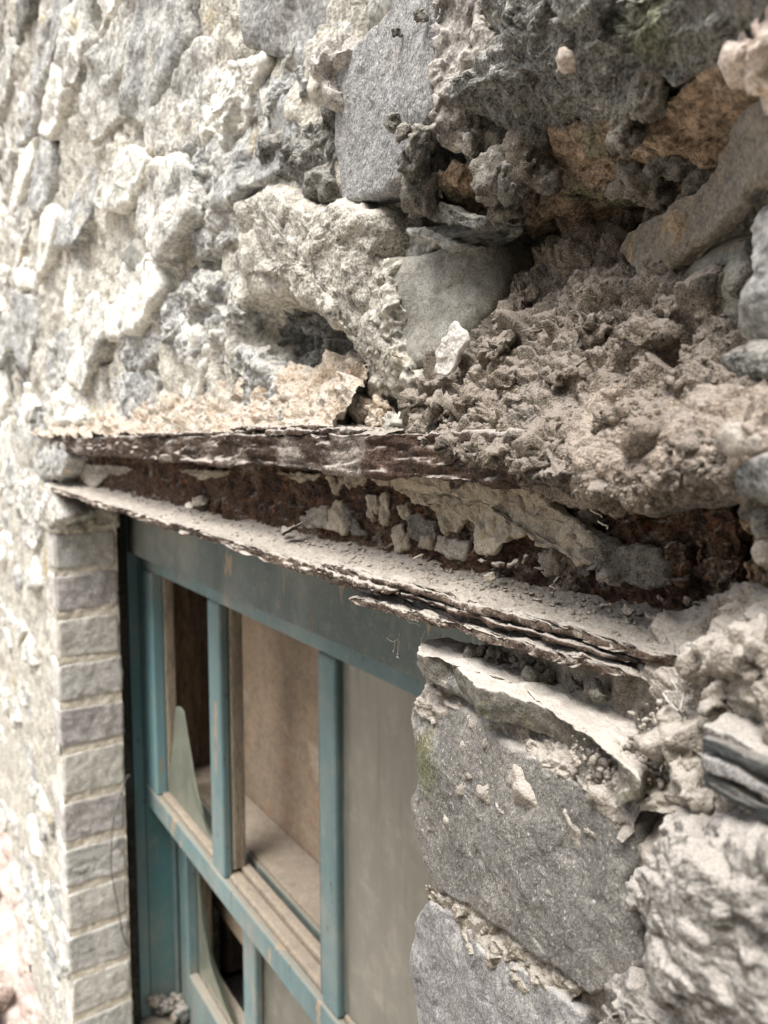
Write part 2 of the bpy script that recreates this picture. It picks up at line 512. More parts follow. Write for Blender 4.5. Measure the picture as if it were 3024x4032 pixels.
M['jamb'] = rock('jamb_stone', (0.165, 0.158, 0.147), (0.22, 0.209, 0.194), (0.28, 0.266, 0.248), 0.60, 16, 0.65, 0.35, 0.9, dustcol=(0.45, 0.415, 0.375), fine=1500, var=0.4, bump=0.6, bscale=800, bdist=0.0016, stretch=(1.4, 1.4, 0.9), speck=((0.46, 0.435, 0.40), 560, 0.64), at=[(PY(1690, 2990, .226), 0.022, (0.14, 0.143, 0.075))])
M['slab'] = rock('dusty_slate', (0.15, 0.14, 0.12), (0.20, 0.185, 0.155), (0.14, 0.135, 0.09), 0.58, 25, 1.0, 0.3, 0.65, dustcol=(0.46, 0.42, 0.375), fine=1200, var=0.35, bump=0.5, dn_amt=0.6)
M['jointm'] = rock('jamb_joint_mortar', (0.30, 0.265, 0.215), (0.25, 0.222, 0.18), (0.34, 0.27, 0.17), 0.58, 30, 0.7, 0.1, 0.75, fine=1200, var=0.35, bump=0.8, bscale=900, bdist=0.0016)
M['jamb_pale'] = rock('jamb_stone_pale', (0.23, 0.223, 0.223), (0.285, 0.277, 0.27), (0.36, 0.347, 0.335), 0.57, 18, 0.6, 0.35, 0.9, dustcol=(0.47, 0.445, 0.415), fine=1200, var=0.35, bump=0.6, stretch=(1.4, 1.4, 0.9), speck=((0.48, 0.46, 0.435), 560, 0.64))
M['jamb_rough'] = rock('jamb_rough_stone', (0.165, 0.155, 0.142), (0.235, 0.222, 0.205), (0.33, 0.31, 0.288), 0.55, 30, 0.8, 0.1, 0.75, dustcol=(0.48, 0.44, 0.40), fine=700, var=0.4, bump=0.8, bscale=500, bdist=0.002)
M['dusty'] = rock('dusty_mortar', (0.34, 0.305, 0.265), (0.28, 0.25, 0.215), (0.21, 0.19, 0.16), 0.60, 25, 0.75, 0.1, 0.75, fine=1200, var=0.35, bump=0.7, bscale=900, bdist=0.0016)
M['dust_pink'] = rock('silted_dust', (0.42, 0.35, 0.295), (0.36, 0.295, 0.245), (0.28, 0.235, 0.195), 0.58, 40, 0.5, 0.1, 0.8, dustcol=(0.49, 0.42, 0.36), fine=1500, var=0.35, bump=0.9, bscale=1200, bdist=0.0016)
M['dust'] = rock('settled_dust', (0.43, 0.385, 0.34), (0.37, 0.33, 0.285), (0.30, 0.265, 0.23), 0.60, 30, 0.3, 0.0, 0.7, dustcol=(0.43, 0.385, 0.34), fine=1600, var=0.3, bump=0.8, bscale=1300, bdist=0.0016)
M['rust'] = rock('rusted_steel', (0.042, 0.028, 0.021), (0.080, 0.051, 0.037), (0.17, 0.148, 0.122), 0.60, 35, 0.9, 0.35, 0.8, dustcol=(0.38, 0.34, 0.30), fine=900, var=0.55, bump=1.0, bscale=350, bdist=0.002, stain=((0.215, 0.188, 0.16), 15, 0.53), speck=((0.33, 0.30, 0.265), 260, 0.69), rough=0.85, spec=0.25, dn_amt=0.9, at=[(PY(1500, 1830, .221), 0.03, (0.075, 0.045, 0.033)), (PY(1900, 1840, .221), 0.03, (0.06, 0.04, 0.03))])
M['rust_web'] = rock('rusted_web', (0.052, 0.032, 0.023), (0.10, 0.060, 0.040), (0.165, 0.075, 0.034), 0.56, 34, 0.9, 0.35, 0.9, fine=700, var=0.6, bump=1.0, bscale=300, bdist=0.003, stain=((0.20, 0.165, 0.13), 30, 0.55), speck=((0.03, 0.02, 0.016), 140, 0.60), rough=0.88, spec=0.25)
M['rust_dusty'] = rock('rust_layers', (0.085, 0.058, 0.045), (0.15, 0.115, 0.092), (0.30, 0.265, 0.225), 0.56, 40, 0.95, 0.2, 0.65, dustcol=(0.43, 0.385, 0.335), fine=900, var=0.5, bump=1.0, bscale=600, speck=((0.40, 0.365, 0.325), 420, 0.63))
M['skin'] = rock('mortar_skin', (0.33, 0.285, 0.22), (0.41, 0.365, 0.30), (0.37, 0.29, 0.17), 0.60, 26, 0.5, 0.2, 0.9, fine=1100, var=0.28, bump=0.6, bscale=900)
M['flake_white'] = rock('white_flake', (0.56, 0.54, 0.51), (0.48, 0.45, 0.42), (0.36, 0.33, 0.30), 0.60, 90, 0.3, 0.3, 0.9, fine=1500, var=0.3)
M['laminate'] = rock('dark_slate_layers', (0.05, 0.055, 0.056), (0.11, 0.112, 0.108), (0.34, 0.325, 0.30), 0.58, 35, 0.35, 0.4, 1.0, fine=700, var=0.4, bump=0.7, stretch=(1, 1, 7))
M['brick'] = rock('grey_brick', (0.42, 0.41, 0.39), (0.49, 0.475, 0.455), (0.36, 0.345, 0.33), 0.56, 16, 0.3, 0.5, 1.0, fine=350, var=0.25, bump=0.5, bscale=300)
M['brick2'] = rock('purple_brick', (0.33, 0.31, 0.305), (0.42, 0.40, 0.388), (0.49, 0.475, 0.455), 0.55, 18, 0.3, 0.5, 1.0, fine=350, var=0.3, bump=0.5, bscale=300)
M['brick3'] = rock('buff_brick', (0.47, 0.455, 0.42), (0.53, 0.51, 0.47), (0.42, 0.405, 0.38), 0.57, 15, 0.3, 0.5, 1.0, fine=350, var=0.22, bump=0.5, bscale=300)
M['joint'] = rock('brick_mortar', (0.66, 0.60, 0.50), (0.72, 0.665, 0.565), (0.56, 0.51, 0.43), 0.58, 25, 0.3, 0.4, 1.0, fine=400, var=0.2, bump=0.7, bscale=350)
M['pinkbrick'] = rock('pink_brick_rubble', (0.36, 0.28, 0.25), (0.43, 0.355, 0.32), (0.46, 0.42, 0.385), 0.57, 12, 0.6, 0.3, 0.9, dustcol=(0.46, 0.41, 0.38), fine=200, var=0.3, bump=0.5, bscale=200)
M['ground'] = rock('dusty_ground', (0.38, 0.33, 0.28), (0.46, 0.40, 0.345), (0.30, 0.27, 0.24), 0.58, 3, 0.0, fine=60, var=0.35, bump=0.6, bscale=60)
M['gap'] = rock('dark_gap', (0.035, 0.033, 0.03), (0.06, 0.055, 0.05), None, dust=0.3, dlo=0.5, dhi=1.0, fine=300, var=0.4)  # near-black: shade of the gap beside the bricks put into the colour

def paint(name, col, chips, wood=(0.30, 0.235, 0.165), dust=0.5, thr=0.62):
    m, nt, bs = mat_new(name)
    geo = nt.nodes.new('ShaderNodeNewGeometry'); pos = geo.outputs['Position']
    mp = nt.nodes.new('ShaderNodeMapping'); mp.inputs['Scale'].default_value = (1, 1, 0.25)
    nt.links.new(pos, mp.inputs[0])
    c = mixc(nt, mrange(nt, nz(nt, mp.outputs[0], 9, 5, 0.6), 0.35, 0.65), tuple(0.8 * x for x in col), tuple(1.15 * x for x in col))
    c = mixc(nt, mrange(nt, nz(nt, pos, 60, 5, 0.65), 0.5, 0.75, 0, 0.45), c, (0.22, 0.225, 0.20))
    st = nt.nodes.new('ShaderNodeMapping'); st.inputs['Scale'].default_value = (1, 1, 0.08)
    nt.links.new(pos, st.inputs[0])
    c = mixc(nt, mrange(nt, nz(nt, st.outputs[0], 70, 3, 0.6), 0.66, 0.74, 0, 0.55), c, (0.36, 0.34, 0.28))
    c = mixc(nt, mrange(nt, nz(nt, st.outputs[0], 46, 4, 0.7), 0.67, 0.73, 0, 0.7), c, (0.17, 0.105, 0.06))
    if chips:
        c = mixc(nt, mrange(nt, nz(nt, mp.outputs[0], chips, 5, 0.7), thr, thr + 0.02), c, wood)
        c = mixc(nt, mrange(nt, nz(nt, mp.outputs[0], chips * 3.1, 4, 0.7), thr + 0.02, thr + 0.04), c, (0.07, 0.06, 0.05))
    c = mixc(nt, mrange(nt, nz(nt, pos, 4.5, 6, 0.7), 0.42, 0.68, 0.0, 0.55), c, (0.30, 0.285, 0.245))
    c = mixc(nt, mrange(nt, nz(nt, pos, 420, 3, 0.6), 0.62, 0.72, 0.0, 0.5), c, (0.34, 0.32, 0.28))
    sx = nt.nodes.new('ShaderNodeSeparateXYZ'); nt.links.new(geo.outputs['Normal'], sx.inputs[0])
    dn = mathn(nt, 'ADD', sx.outputs[2], mathn(nt, 'MULTIPLY', mathn(nt, 'SUBTRACT', nz(nt, pos, 45, 5, 0.7), 0.5), 0.7))
    c = mixc(nt, mathn(nt, 'MULTIPLY', mrange(nt, dn, 0.3, 0.8), dust), c, (0.36, 0.29, 0.215))
    nt.links.new(c, bs.inputs['Base Color'])
    bs.inputs['Roughness'].default_value = 0.62
    bn = nt.nodes.new('ShaderNodeBump'); bn.inputs['Strength'].default_value = 0.35; bn.inputs['Distance'].default_value = 0.001
    nt.links.new(nz(nt, mp.outputs[0], 160, 4, 0.65), bn.inputs['Height']); nt.links.new(bn.outputs[0], bs.inputs['Normal'])
    return m
M['teal'] = paint('teal_paint', (0.115, 0.185, 0.19), 26, thr=0.62)
M['teal_blue'] = paint('blue_teal_paint', (0.125, 0.235, 0.255), 26, thr=0.64)
M['teal_deep'] = paint('deep_teal_paint', (0.075, 0.18, 0.188), 22, thr=0.69)
M['teal_grey'] = paint('faded_teal_paint', (0.095, 0.128, 0.12), 30, thr=0.64)
M['wood'] = rock('bare_wood', (0.30, 0.255, 0.20), (0.225, 0.19, 0.15), (0.165, 0.142, 0.118), 0.55, 12, 0.3, 0.5, 1.0, fine=260, var=0.4, bump=0.6, bscale=200, stretch=(6, 6, 0.35))
M['wood_dark'] = rock('dark_wood', (0.15, 0.115, 0.09), (0.21, 0.165, 0.13), (0.10, 0.08, 0.065), 0.58, 14, 0.3, 0.5, 1.0, fine=200, var=0.4, bump=0.5, bscale=150, stretch=(5, 5, 0.5), stain=((0.28, 0.13, 0.055), 9, 0.66))
M['board'] = rock('stained_board', (0.335, 0.255, 0.185), (0.28, 0.22, 0.165), (0.39, 0.325, 0.255), 0.56, 5, 0.3, 0.6, 1.0, fine=120, var=0.14, bump=0.25, bscale=120, stain=((0.34, 0.205, 0.13), 6, 0.55))
M['ledge'] = rock('dusty_rail_top', (0.29, 0.24, 0.185), (0.245, 0.20, 0.155), (0.19, 0.155, 0.12), 0.57, 14, 0.35, 0.3, 0.9, dustcol=(0.33, 0.275, 0.22), fine=300, var=0.25, bump=0.4)
M['wire'] = rock('dark_wire', (0.08, 0.075, 0.07), (0.12, 0.11, 0.10), None, dust=0.3, fine=300, var=0.3)
M['thread'] = rock('pale_thread', (0.62, 0.60, 0.56), (0.55, 0.52, 0.48), None, dust=0, fine=900, var=0.2, bump=0)

def dirty_glass(name, film, amount):
    m, nt, bs = mat_new(name)
    geo = nt.nodes.new('ShaderNodeNewGeometry'); pos = geo.outputs['Position']
    out = nt.nodes['Material Output']
    mp = nt.nodes.new('ShaderNodeMapping'); mp.inputs['Scale'].default_value = (1, 1, 0.3)
    nt.links.new(pos, mp.inputs[0])
    c = mixc(nt, mrange(nt, nz(nt, mp.outputs[0], 9, 5, 0.6), 0.3, 0.7), tuple(0.85 * x for x in film), tuple(1.15 * x for x in film))
    c = mixc(nt, mrange(nt, nz(nt, pos, 30, 6, 0.7), 0.45, 0.75, 0, 0.6), c, tuple(1.6 * x for x in film))
    st2 = nt.nodes.new('ShaderNodeMapping'); st2.inputs['Scale'].default_value = (1, 1, 0.06)
    nt.links.new(pos, st2.inputs[0])
    c = mixc(nt, mrange(nt, nz(nt, st2.outputs[0], 90, 3, 0.6), 0.55, 0.75, 0, 0.55), c, tuple(0.4 * x for x in film))
    nt.links.new(c, bs.inputs['Base Color']); bs.inputs['Roughness'].default_value = 0.3
    bs.inputs['Specular IOR Level'].default_value = 0.5
    tr = nt.nodes.new('ShaderNodeBsdfTransparent'); tr.inputs[0].default_value = (0.86, 0.9, 0.86, 1)
    mx = nt.nodes.new('ShaderNodeMixShader')
    nt.links.new(mrange(nt, nz(nt, mp.outputs[0], 14, 5, 0.65), 0.25, 0.75, amount - 0.12, min(1, amount + 0.12)), mx.inputs[0])
    nt.links.new(tr.outputs[0], mx.inputs[1]); nt.links.new(bs.outputs[0], mx.inputs[2])
    nt.links.new(mx.outputs[0], out.inputs['Surface'])
    return m
M['glass'] = dirty_glass('dusty_glass', (0.185, 0.182, 0.148), 0.85)
M['shard'] = dirty_glass('broken_glass', (0.21, 0.225, 0.18), 0.72)
import bmesh
def bar(name, L0, L1, Y0, Y1, z0, z1, mat, parent=None, bev=0.002, seg=2, jit=0.0, seed=None, origin=None):
    """a timber or slab: box between two places along the wall, two depths and two heights, arrises eased"""
    bm = bmesh.new()
    bmesh.ops.create_cube(bm, size=1.0)
    c = np.array([-(L0 + L1) / 2, (Y0 + Y1) / 2, 1.6 + (z0 + z1) / 2])
    s = np.array([abs(L1 - L0), abs(Y1 - Y0), abs(z1 - z0)])
    for v in bm.verts:
        for k in range(3): v.co[k] = v.co[k] * s[k]
    if bev: bmesh.ops.bevel(bm, geom=list(bm.edges), offset=min(bev, s.min() * 0.4), segments=seg, affect='EDGES', profile=0.5)
    V = np.array([v.co[:] for v in bm.verts]) + c
    bm.faces.ensure_lookup_table()
    Fs = {}
    for f in bm.faces:
        Fs.setdefault(len(f.verts), []).append([v.index for v in f.verts])
    bm.free()
    if jit: V = vec_warp(V, jit, 0.2, seed or next_seed())
    return mesh_obj(name, V, [np.array(x) for x in Fs.values()], mat, parent, smooth=False, origin=origin)

def tube(name, pts, rad, mat, parent=None, sides=6, n=60, label=None):
    C = cr(np.array(pts, float), np.linspace(0, len(pts) - 1, n))
    T = np.gradient(C, axis=0); T /= np.linalg.norm(T, axis=1, keepdims=True)
    a = np.cross(T, np.array([0.3, 1, 0.2])); a /= np.linalg.norm(a, axis=1, keepdims=True)
    b = np.cross(T, a)
    th = np.linspace(0, 2 * np.pi, sides, endpoint=False)
    rr = rad if np.ndim(rad) else np.full(n, rad)
    V = C[:, None] + (a[:, None] * np.cos(th)[None, :, None] + b[:, None] * np.sin(th)[None, :, None]) * np.asarray(rr)[:, None, None]
    return mesh_obj(name, V.reshape(-1, 3), grid_faces(n, sides, True), mat, parent)

# ================================================================== ground
gx = np.concatenate([-np.geomspace(3, 900, 30)[::-1], np.linspace(-2.8, 1.5, 60), np.geomspace(1.7, 900, 30)])
gy = np.concatenate([-np.geomspace(1.2, 900, 40)[::-1], np.linspace(-1.1, 0.24, 24), [0.5, 900]])
GX, GY = np.meshgrid(gx, gy, indexing='ij')
near = np.exp(-(GX ** 2 + GY ** 2) / 30)
GZ = relief(np.stack([GX, GY, GX * 0], -1).reshape(-1, 3), [('fbm', 0.05, 0.8)], 5).reshape(GX.shape) * near
heap = 0.30 * np.exp(-((GX + 2.1) / 0.75) ** 2 - ((GY - 0.30) / 0.42) ** 2)
gP = np.stack([GX, GY, GZ + heap - 0.02], -1)
g = mesh_obj('ground', gP.reshape(-1, 3), grid_faces(len(gx), len(gy)), M['ground'], None, 'structure', origin=(0, 0, 0))

# added, unseen block close behind the eye that shades the near stonework
BLOCKER = thing('shade_blocker', 'unseen block added to shade the near end of the stone wall', 'wall', W(-1.4, -0.9, -1.6))
bar('blocker_box', -3.0, 0.25, -1.00, -0.70, -1.62, 1.10, M['ground'], BLOCKER, 0.01)

# ================================================================== the rubble wall
WALL = thing('stone_wall', 'rubble stone wall bedded in pale lime mortar above and beside the window', 'wall', (-1.4, 0.3, 0.0))
def bed_grid(Ls, zs, yfun, name, specs, parent, seed, mat):
    LL, ZZ = np.meshgrid(Ls, zs, indexing='ij')
    Yv = yfun(LL, ZZ)
    P = np.stack([-LL, Yv, 1.6 + ZZ], -1)
    V = P.reshape(-1, 3)
    h = relief(V, specs, seed)
    V = vec_warp(V, 0.004, 0.03, seed)
    V[:, 1] -= h
    F = grid_faces(len(Ls), len(zs))
    n = np.cross(V[F[0, 1]] - V[F[0, 0]], V[F[0, 2]] - V[F[0, 0]])
    if n[1] > 0: F = F[:, ::-1]
    return mesh_obj(name, V, F, mat, parent, 'stuff')
def gspace(a, b, k):
    """sample spacing that grows with distance from the eye"""
    out = [a]
    while out[-1] < b: out.append(out[-1] + k * max(0.22, abs(out[-1])))
    return np.array(out)
BED = [('facet', 0.012, 0.07), ('facet', 0.006, 0.020), ('fbm', 0.0024, 0.010)]
# above the beam
sm = lambda x, a, b: np.clip((x - a) / (b - a), 0, 1) ** 2 * (3 - 2 * np.clip((x - a) / (b - a), 0, 1))
def y_up(L, z):
    cav = (1 - sm(L, 0.30, 0.46)) * (1 - sm(z, 0.10, 0.17))
    under = sm(L, 0.40, 0.44) * (1 - sm(L, 0.56, 0.62)) * sm(z, 0.018, 0.032) * (1 - sm(z, 0.085, 0.11))
    return 0.2535 + 0.045 * under + 0.090 * cav + 0.024 * (1 - sm(L, 0.30, 0.42))
bed_grid(np.concatenate([[-0.6, -0.3, -0.1, 0.0], gspace(0.06, 5.0, 0.0068)]), np.concatenate([np.linspace(-0.012, 0.55, 130), np.linspace(0.555, 1.1, 80), np.linspace(1.15, 1.7, 12)]),
         y_up, 'mortar_bed', BED, WALL, 11, M['lime'])
# beside the window, far side
bed_grid(gspace(1.372, 5.0, 0.0060), np.linspace(-1.62, 0.0, 200), lambda L, z: 0.247 + 0.0 * L, 'mortar_bed',
         [('facet', 0.008, 0.07), ('facet', 0.004, 0.022), ('fbm', 0.002, 0.015)], WALL, 12, M['lime'])
# solid backing of the wall
bar('wall_core', -0.6, 5.0, 0.37, 0.75, 0.0, 1.75, M['lime'], WALL, 0)
bar('wall_core', 1.90, 5.0, 0.335, 0.75, -1.6, -0.001, M['lime'], WALL, 0)
bar('wall_core', 1.505, 1.8995, 0.335, 0.57, -1.6, -0.001, M['lime'], WALL, 0)
bar('wall_core', -0.6, 0.30, 0.33, 0.75, -1.6, -0.001, M['lime'], WALL, 0)
bar('wall_core', 0.301, 1.504, 0.40, 0.75, -1.6, -1.171, M['lime'], WALL, 0)
bar('wall_core', 0.301, 1.504, 0.30, 0.75, -0.084, -0.001, M['gap'], WALL, 0)

# stones of the far and upper wall: an irregular coursed pattern, each stone its own piece
def voronoi_cells(pts, bound):
    cells = []
    for i, p in enumerate(pts):
        poly = [np.array(b, float) for b in bound]
        dd = np.linalg.norm((pts - p) * np.array([0.5, 1.0]), axis=1)
        for j in np.argsort(dd)[1:16]:
            q = pts[j]; mid = (p + q) / 2; nrm = (q - p) * np.array([0.25, 1.0])
            out = []
            for k in range(len(poly)):
                a, b = poly[k], poly[(k + 1) % len(poly)]
                da, db = (a - mid) @ nrm, (b - mid) @ nrm
                if da <= 0: out.append(a)
                if da * db < 0: out.append(a + (b - a) * da / (da - db))
            poly = out
            if len(poly) < 3: break
        cells.append(np.array(poly) if len(poly) >= 3 else None)
    return cells
rng = np.random.default_rng(7)
FAR = [('facet', 0.009, 0.08), ('facet', 0.0045, 0.024), ('fbm', 0.0014, 0.010)]
def stone_field(L0, L1, z0, z1, dL, dz, accept, mats, y0, yj, hole=0.1):
    pts = []
    r_ = 0; z = z0
    while z < z1:
        L = L0 + (0.5 if r_ % 2 else 0) * dL
        while L < L1:
            pts.append([L + rng.uniform(-0.36, 0.36) * dL, z + rng.uniform(-0.36, 0.36) * dz]); L += dL
        z += dz; r_ += 1
    pts = np.array(pts)
    cells = voronoi_cells(pts, [(L0 - 0.1, z0 - .02), (L1 + 0.1, z0 - .02), (L1 + 0.1, z1 + 0.05), (L0 - 0.1, z1 + 0.05)])
    for p, c in zip(pts, cells):
        if c is None: continue
        u, v = project(W(p[0], y0, p[1]))
        if not accept(u, v, p): continue
        if rng.random() < hole: continue
        m = c.mean(0)
        jo = rng.uniform(0.004, 0.010)
        d = np.linalg.norm(c - m, axis=1, keepdims=True)
        c = m + (c - m) * np.clip(1 - jo / d, 0.55, 1)
        yc = y0 + rng.normal() * yj
        tl, tz = rng.normal() * 0.06, rng.normal() * 0.12
        O = np.array([W(q[0], yc + (q[0] - m[0]) * tl + (q[1] - m[1]) * tz, q[1]) for q in c])
        mt = mats[rng.choice(len(mats), p=MATP[len(mats)])]
        slab('stone', O, M[mt], WALL, depth=0.05, r=rng.uniform(0.0015, 0.005), bulge=rng.uniform(-0.002, 0.002), specs=FAR,
             warp=(0.005, 0.04), res=1.7, cap=5500)
MATP = {5: [0.42, 0.28, 0.20, 0.08, 0.02], 4: [0.4, 0.25, 0.2, 0.15]}
def traced(u, v): return (u > 925 and v > 620) or u > 1300 or (u > 880 and v > 1000)
stone_field(0.36, 2.5, 0.045, 1.12, 0.21, 0.088, lambda u, v, p: -350 < u and -250 < v and not traced(u, v) and not (360 < u < 640 and 560 < v < 860) and not (455 < u < 620 and 900 < v < 1120),
            ['rock_lime', 'rock_mid', 'rock_white', 'rock_grey', 'rock_dark'], 0.2465, 0.005)
stone_field(1.46, 2.6, -1.2, 0.0, 0.14, 0.06, lambda u, v, p: -300 < u and v < 4300, ['rock_lime', 'rock_mid', 'rock_lime', 'rock_white'], 0.244, 0.003, 0.55)
# pale block and small square stone of the far wall
slab('stone', [(395, 720), (460, 610), (520, 575), (560, 610), (590, 640), (560, 730), (520, 770), (470, 820), (380, 830), (360, 790)], M['rock_white'], WALL, Y=0.240, depth=0.07,
     r=0.004, bulge=0.0, specs=FAR, warp=(0.006, 0.05), res=1.4, cap=14000, label='white limestone block standing proud of the wall')
slab('stone', [(468, 1010), (478, 985), (520, 940), (600, 1040), (590, 1062), (522, 1085), (495, 1050)], M['smooth_stone'], WALL, Y=0.240, depth=0.06,
     r=0.006, bulge=0.001, specs=[('fbm', 0.002, 0.02)], warp=(0.002, 0.04), res=1.4, cap=9000)

# ---- traced stones nearer the eye
MID = [('facet', 0.009, 0.030), ('facet', 0.0045, 0.011), ('fbm', 0.0018, 0.006), ('fine', 0.0008, 0.0022)]
SOFT = [('fbm', 0.0022, 0.022), ('fbm', 0.0009, 0.006), ('gran', 0.0005, 0.0022)]
ROUGH = [('facet', 0.014, 0.035), ('facet', 0.007, 0.014), ('facet', 0.003, 0.006), ('fbm', 0.0016, 0.004)]
def st(out, mat, Y=None, **k):
    d = dict(depth=0.05, r=0.006, bulge=0.003, specs=MID, warp=(0.004, 0.03))
    d.update(k)
    n = d.pop('name', 'stone')
    return slab(n, out, M[mat], WALL, Y=Y, **d)
# flat slate-grey block and its pale flank
st([(1317, 310, .243), (1400, 160, .242), (1545, 20, .239), (1580, -120, .238), (1700, -120, .230), (1700, 100, .230), (1692, 330, .230), (1703, 430, .231), (1620, 575, .237), (1585, 690, .240),
    (1500, 760, .244), (1400, 792, .248), (1345, 797, .250), (1330, 650, .249), (1313, 560, .248)], 'slate', specs=[('fbm', 0.0008, 0.03), ('facet', 0.0006, 0.02), ('fine', 0.0003, 0.003), ('gran', 0.0003, 0.0018)],
   warp=(0.0015, 0.02), r=0.003, bulge=0.0, name='stone', label='flat slate-grey block with a straight edge')
st([(1703, -120, .2302), (1880, -120, .238), (1880, 60, .239), (1965, 160, .242), (1890, 260, .244), (1880, 420, .246), (1860, 560, .247), (1868, 640, .248), (1760, 585, .241), (1706, 560, .233), (1706, 430, .2312), (1696, 330, .2302), (1703, 100, .2302)],
   'slate_pale', specs=MID[1:], r=0.0025, warp=(0.0015, 0.02), bulge=0.0)
# stones left of it
st([(1030, 330), (1200, 130), (1320, 60), (1420, 130), (1330, 290), (1310, 430), (1240, 430), (1150, 500), (1020, 560), (960, 480)], 'rock_mid', .256, bulge=0.006)
st([(1240, 200), (1340, 140), (1400, 160), (1330, 300), (1325, 420), (1250, 410), (1232, 300)], 'slate_pale', .240, specs=MID, r=0.010, bulge=0.006)
st([(1240, 20), (1300, -60), (1440, -60), (1440, 40), (1400, 140), (1310, 130)], 'rock_grey', .262)
st([(1420, -80), (1560, -80), (1540, 20), (1470, 90), (1420, 60)], 'rock_lime', .250)
st([(1020, 600), (1130, 480), (1300, 440), (1310, 600), (1270, 760), (1180, 740), (1050, 700)], 'rock_grey', .250, bulge=0.005)
st([(920, 700), (1000, 620), (1060, 710), (1180, 750), (1270, 770), (1290, 640), (1325, 620), (1345, 800), (1200, 830), (1000, 820)], 'rock_mid', .262)
st([(780, 420), (900, 260), (1040, 230), (960, 470), (900, 560), (800, 560)], 'rock_white', .248, bulge=0.0, r=0.003)
st([(620, 560), (790, 560), (930, 600), (900, 720), (740, 800), (640, 720)], 'rock_mid', .250)
st([(720, 850), (900, 740), (930, 800), (930, 960), (830, 1000), (740, 1010)], 'rock_mid', .249)
# big overhanging pale rock over the beam
st([(925, 800, .250), (1060, 720, .246), (1240, 800, .243), (1345, 800, .240), (1480, 810, .244), (1540, 880, .250), (1500, 1000, .250), (1485, 1150, .250), (1515, 1300, .250), (1560, 1440, .252), (1480, 1500, .256),
    (1400, 1340, .246), (1260, 1240, .243), (1150, 1190, .243), (1080, 1070, .245), (950, 1090, .252), (920, 960, .254)], 'rock_over', specs=[('facet', 0.006, 0.05), ('facet', 0.003, 0.014), ('fbm', 0.0020, 0.006), ('fine', 0.0009, 0.002)],
   bulge=0.008, r=0.012, depth=0.06, warp=(0.005, 0.04), cap=80000, label='big pale mottled rock overhanging the beam')
st([(1080, 1090), (1180, 1190), (1280, 1250), (1400, 1350), (1500, 1520), (1400, 1560), (1130, 1540), (1000, 1380), (960, 1200)], 'rock_grey', .285, specs=ROUGH, bulge=0.0)
st([(850, 1480, .262), (930, 1365, .255), (990, 1380, .252), (1060, 1480, .252), (1125, 1560, .256), (1110, 1690, .262), (960, 1700, .266), (880, 1600, .266)], 'rock_mid', r=0.004, specs=MID, label='leaning grey stone flake')
st([(740, 1420), (790, 1400), (860, 1480), (890, 1610), (860, 1660), (770, 1640), (750, 1560)], 'rock_dark', .262, specs=MID)
st([(470, 1290), (560, 1180), (640, 1230), (640, 1380), (560, 1470), (480, 1440)], 'rock_mid', .250)
st([(640, 1160), (730, 1120), (840, 1130), (860, 1260), (760, 1420), (680, 1450), (640, 1300)], 'rock_mid', .248, bulge=0.002)
st([(740, 1060), (920, 1080), (960, 1230), (900, 1350), (850, 1380), (840, 1200)], 'rock_mid', .252, bulge=0.006)
st([(420, 1500), (560, 1430), (620, 1490), (600, 1640), (440, 1690)], 'rock_mid', .250, specs=FAR)
st([(170, 1560), (300, 1400), (400, 1440), (410, 1690), (200, 1720)], 'rock_lime', .248, specs=FAR)
# top right rock, leaning out
st([(1870, -120, .232), (2300, -120, .202), (2700, -120, .190), (3140, -120, .182), (3140, 60, .188), (2960, 210, .200), (2800, 300, .208), (2620, 370, .216), (2400, 450, .228), (2200, 510, .242), (2060, 490, .246),
    (1960, 470, .243), (1850, 430, .240), (1720, 405, .236), (1745, 320, .235), (1880, 240, .235), (1965, 130, .234)], 'rock_grey', specs=[('facet', 0.007, 0.04), ('facet', 0.003, 0.013), ('facet', 0.0014, 0.005), ('fbm', 0.0016, 0.004), ('fine', 0.0006, 0.0015)],
   depth=0.08, r=0.008, bulge=0.004, cap=100000, warp=(0.004, 0.03), label='large grey-green rock leaning out over the hollow')
st([(2130, 520, .245), (2260, 480, .240), (2430, 430, .232), (2640, 350, .222), (2820, 280, .214), (2960, 200, .208), (2990, 330, .220), (2900, 520, .232), (2740, 590, .246), (2520, 670, .262), (2330, 750, .275), (2200, 775, .280), (2120, 650, .262)],
   'rock_orange', specs=[('facet', 0.005, 0.022), ('facet', 0.002, 0.008), ('fbm', 0.0015, 0.004), ('bill', 0.0015, 0.006)], depth=0.06, r=0.008, bulge=0.006, cap=80000, label='orange-brown stone under the grey rock')
st([(2060, 700), (2200, 690), (2340, 760), (2200, 830), (2000, 860), (1900, 870), (1880, 800)], 'rock_orange', .282, specs=MID)
st([(2880, 230), (2930, 150), (3030, 90), (3140, 60), (3140, 330), (3040, 350), (2960, 370), (2930, 300)], 'rock_pink', .192, specs=[('facet', 0.008, 0.012), ('facet', 0.004, 0.005), ('fbm', 0.001, 0.003)], bulge=0.003, label='pinkish-white lumpy stone')
# small orange pebbly pocket at the top
st([(1840, -60), (1920, -60), (1975, 60), (1960, 130), (1880, 120), (1850, 60)], 'rock_orange', .262, specs=MID)
for (u, v, ru, c) in [(1893, 30, 40, 'rock_pink'), (1915, 90, 30, 'limelump'), (1870, 105, 26, 'rock_pink'), (1825, 115, 22, 'rock_grey'), (1940, 85, 22, 'limelump'), (1930, 20, 34, 'rock_orange')]:
    f = px_size(PY(u, v, .24)) * 769 / FPX
    lump('pebble', PY(u, v, .243), np.array([ru * .8, ru * .8, ru]) * f, M[c], WALL, specs=[('fbm', 0.0006, 0.003)])
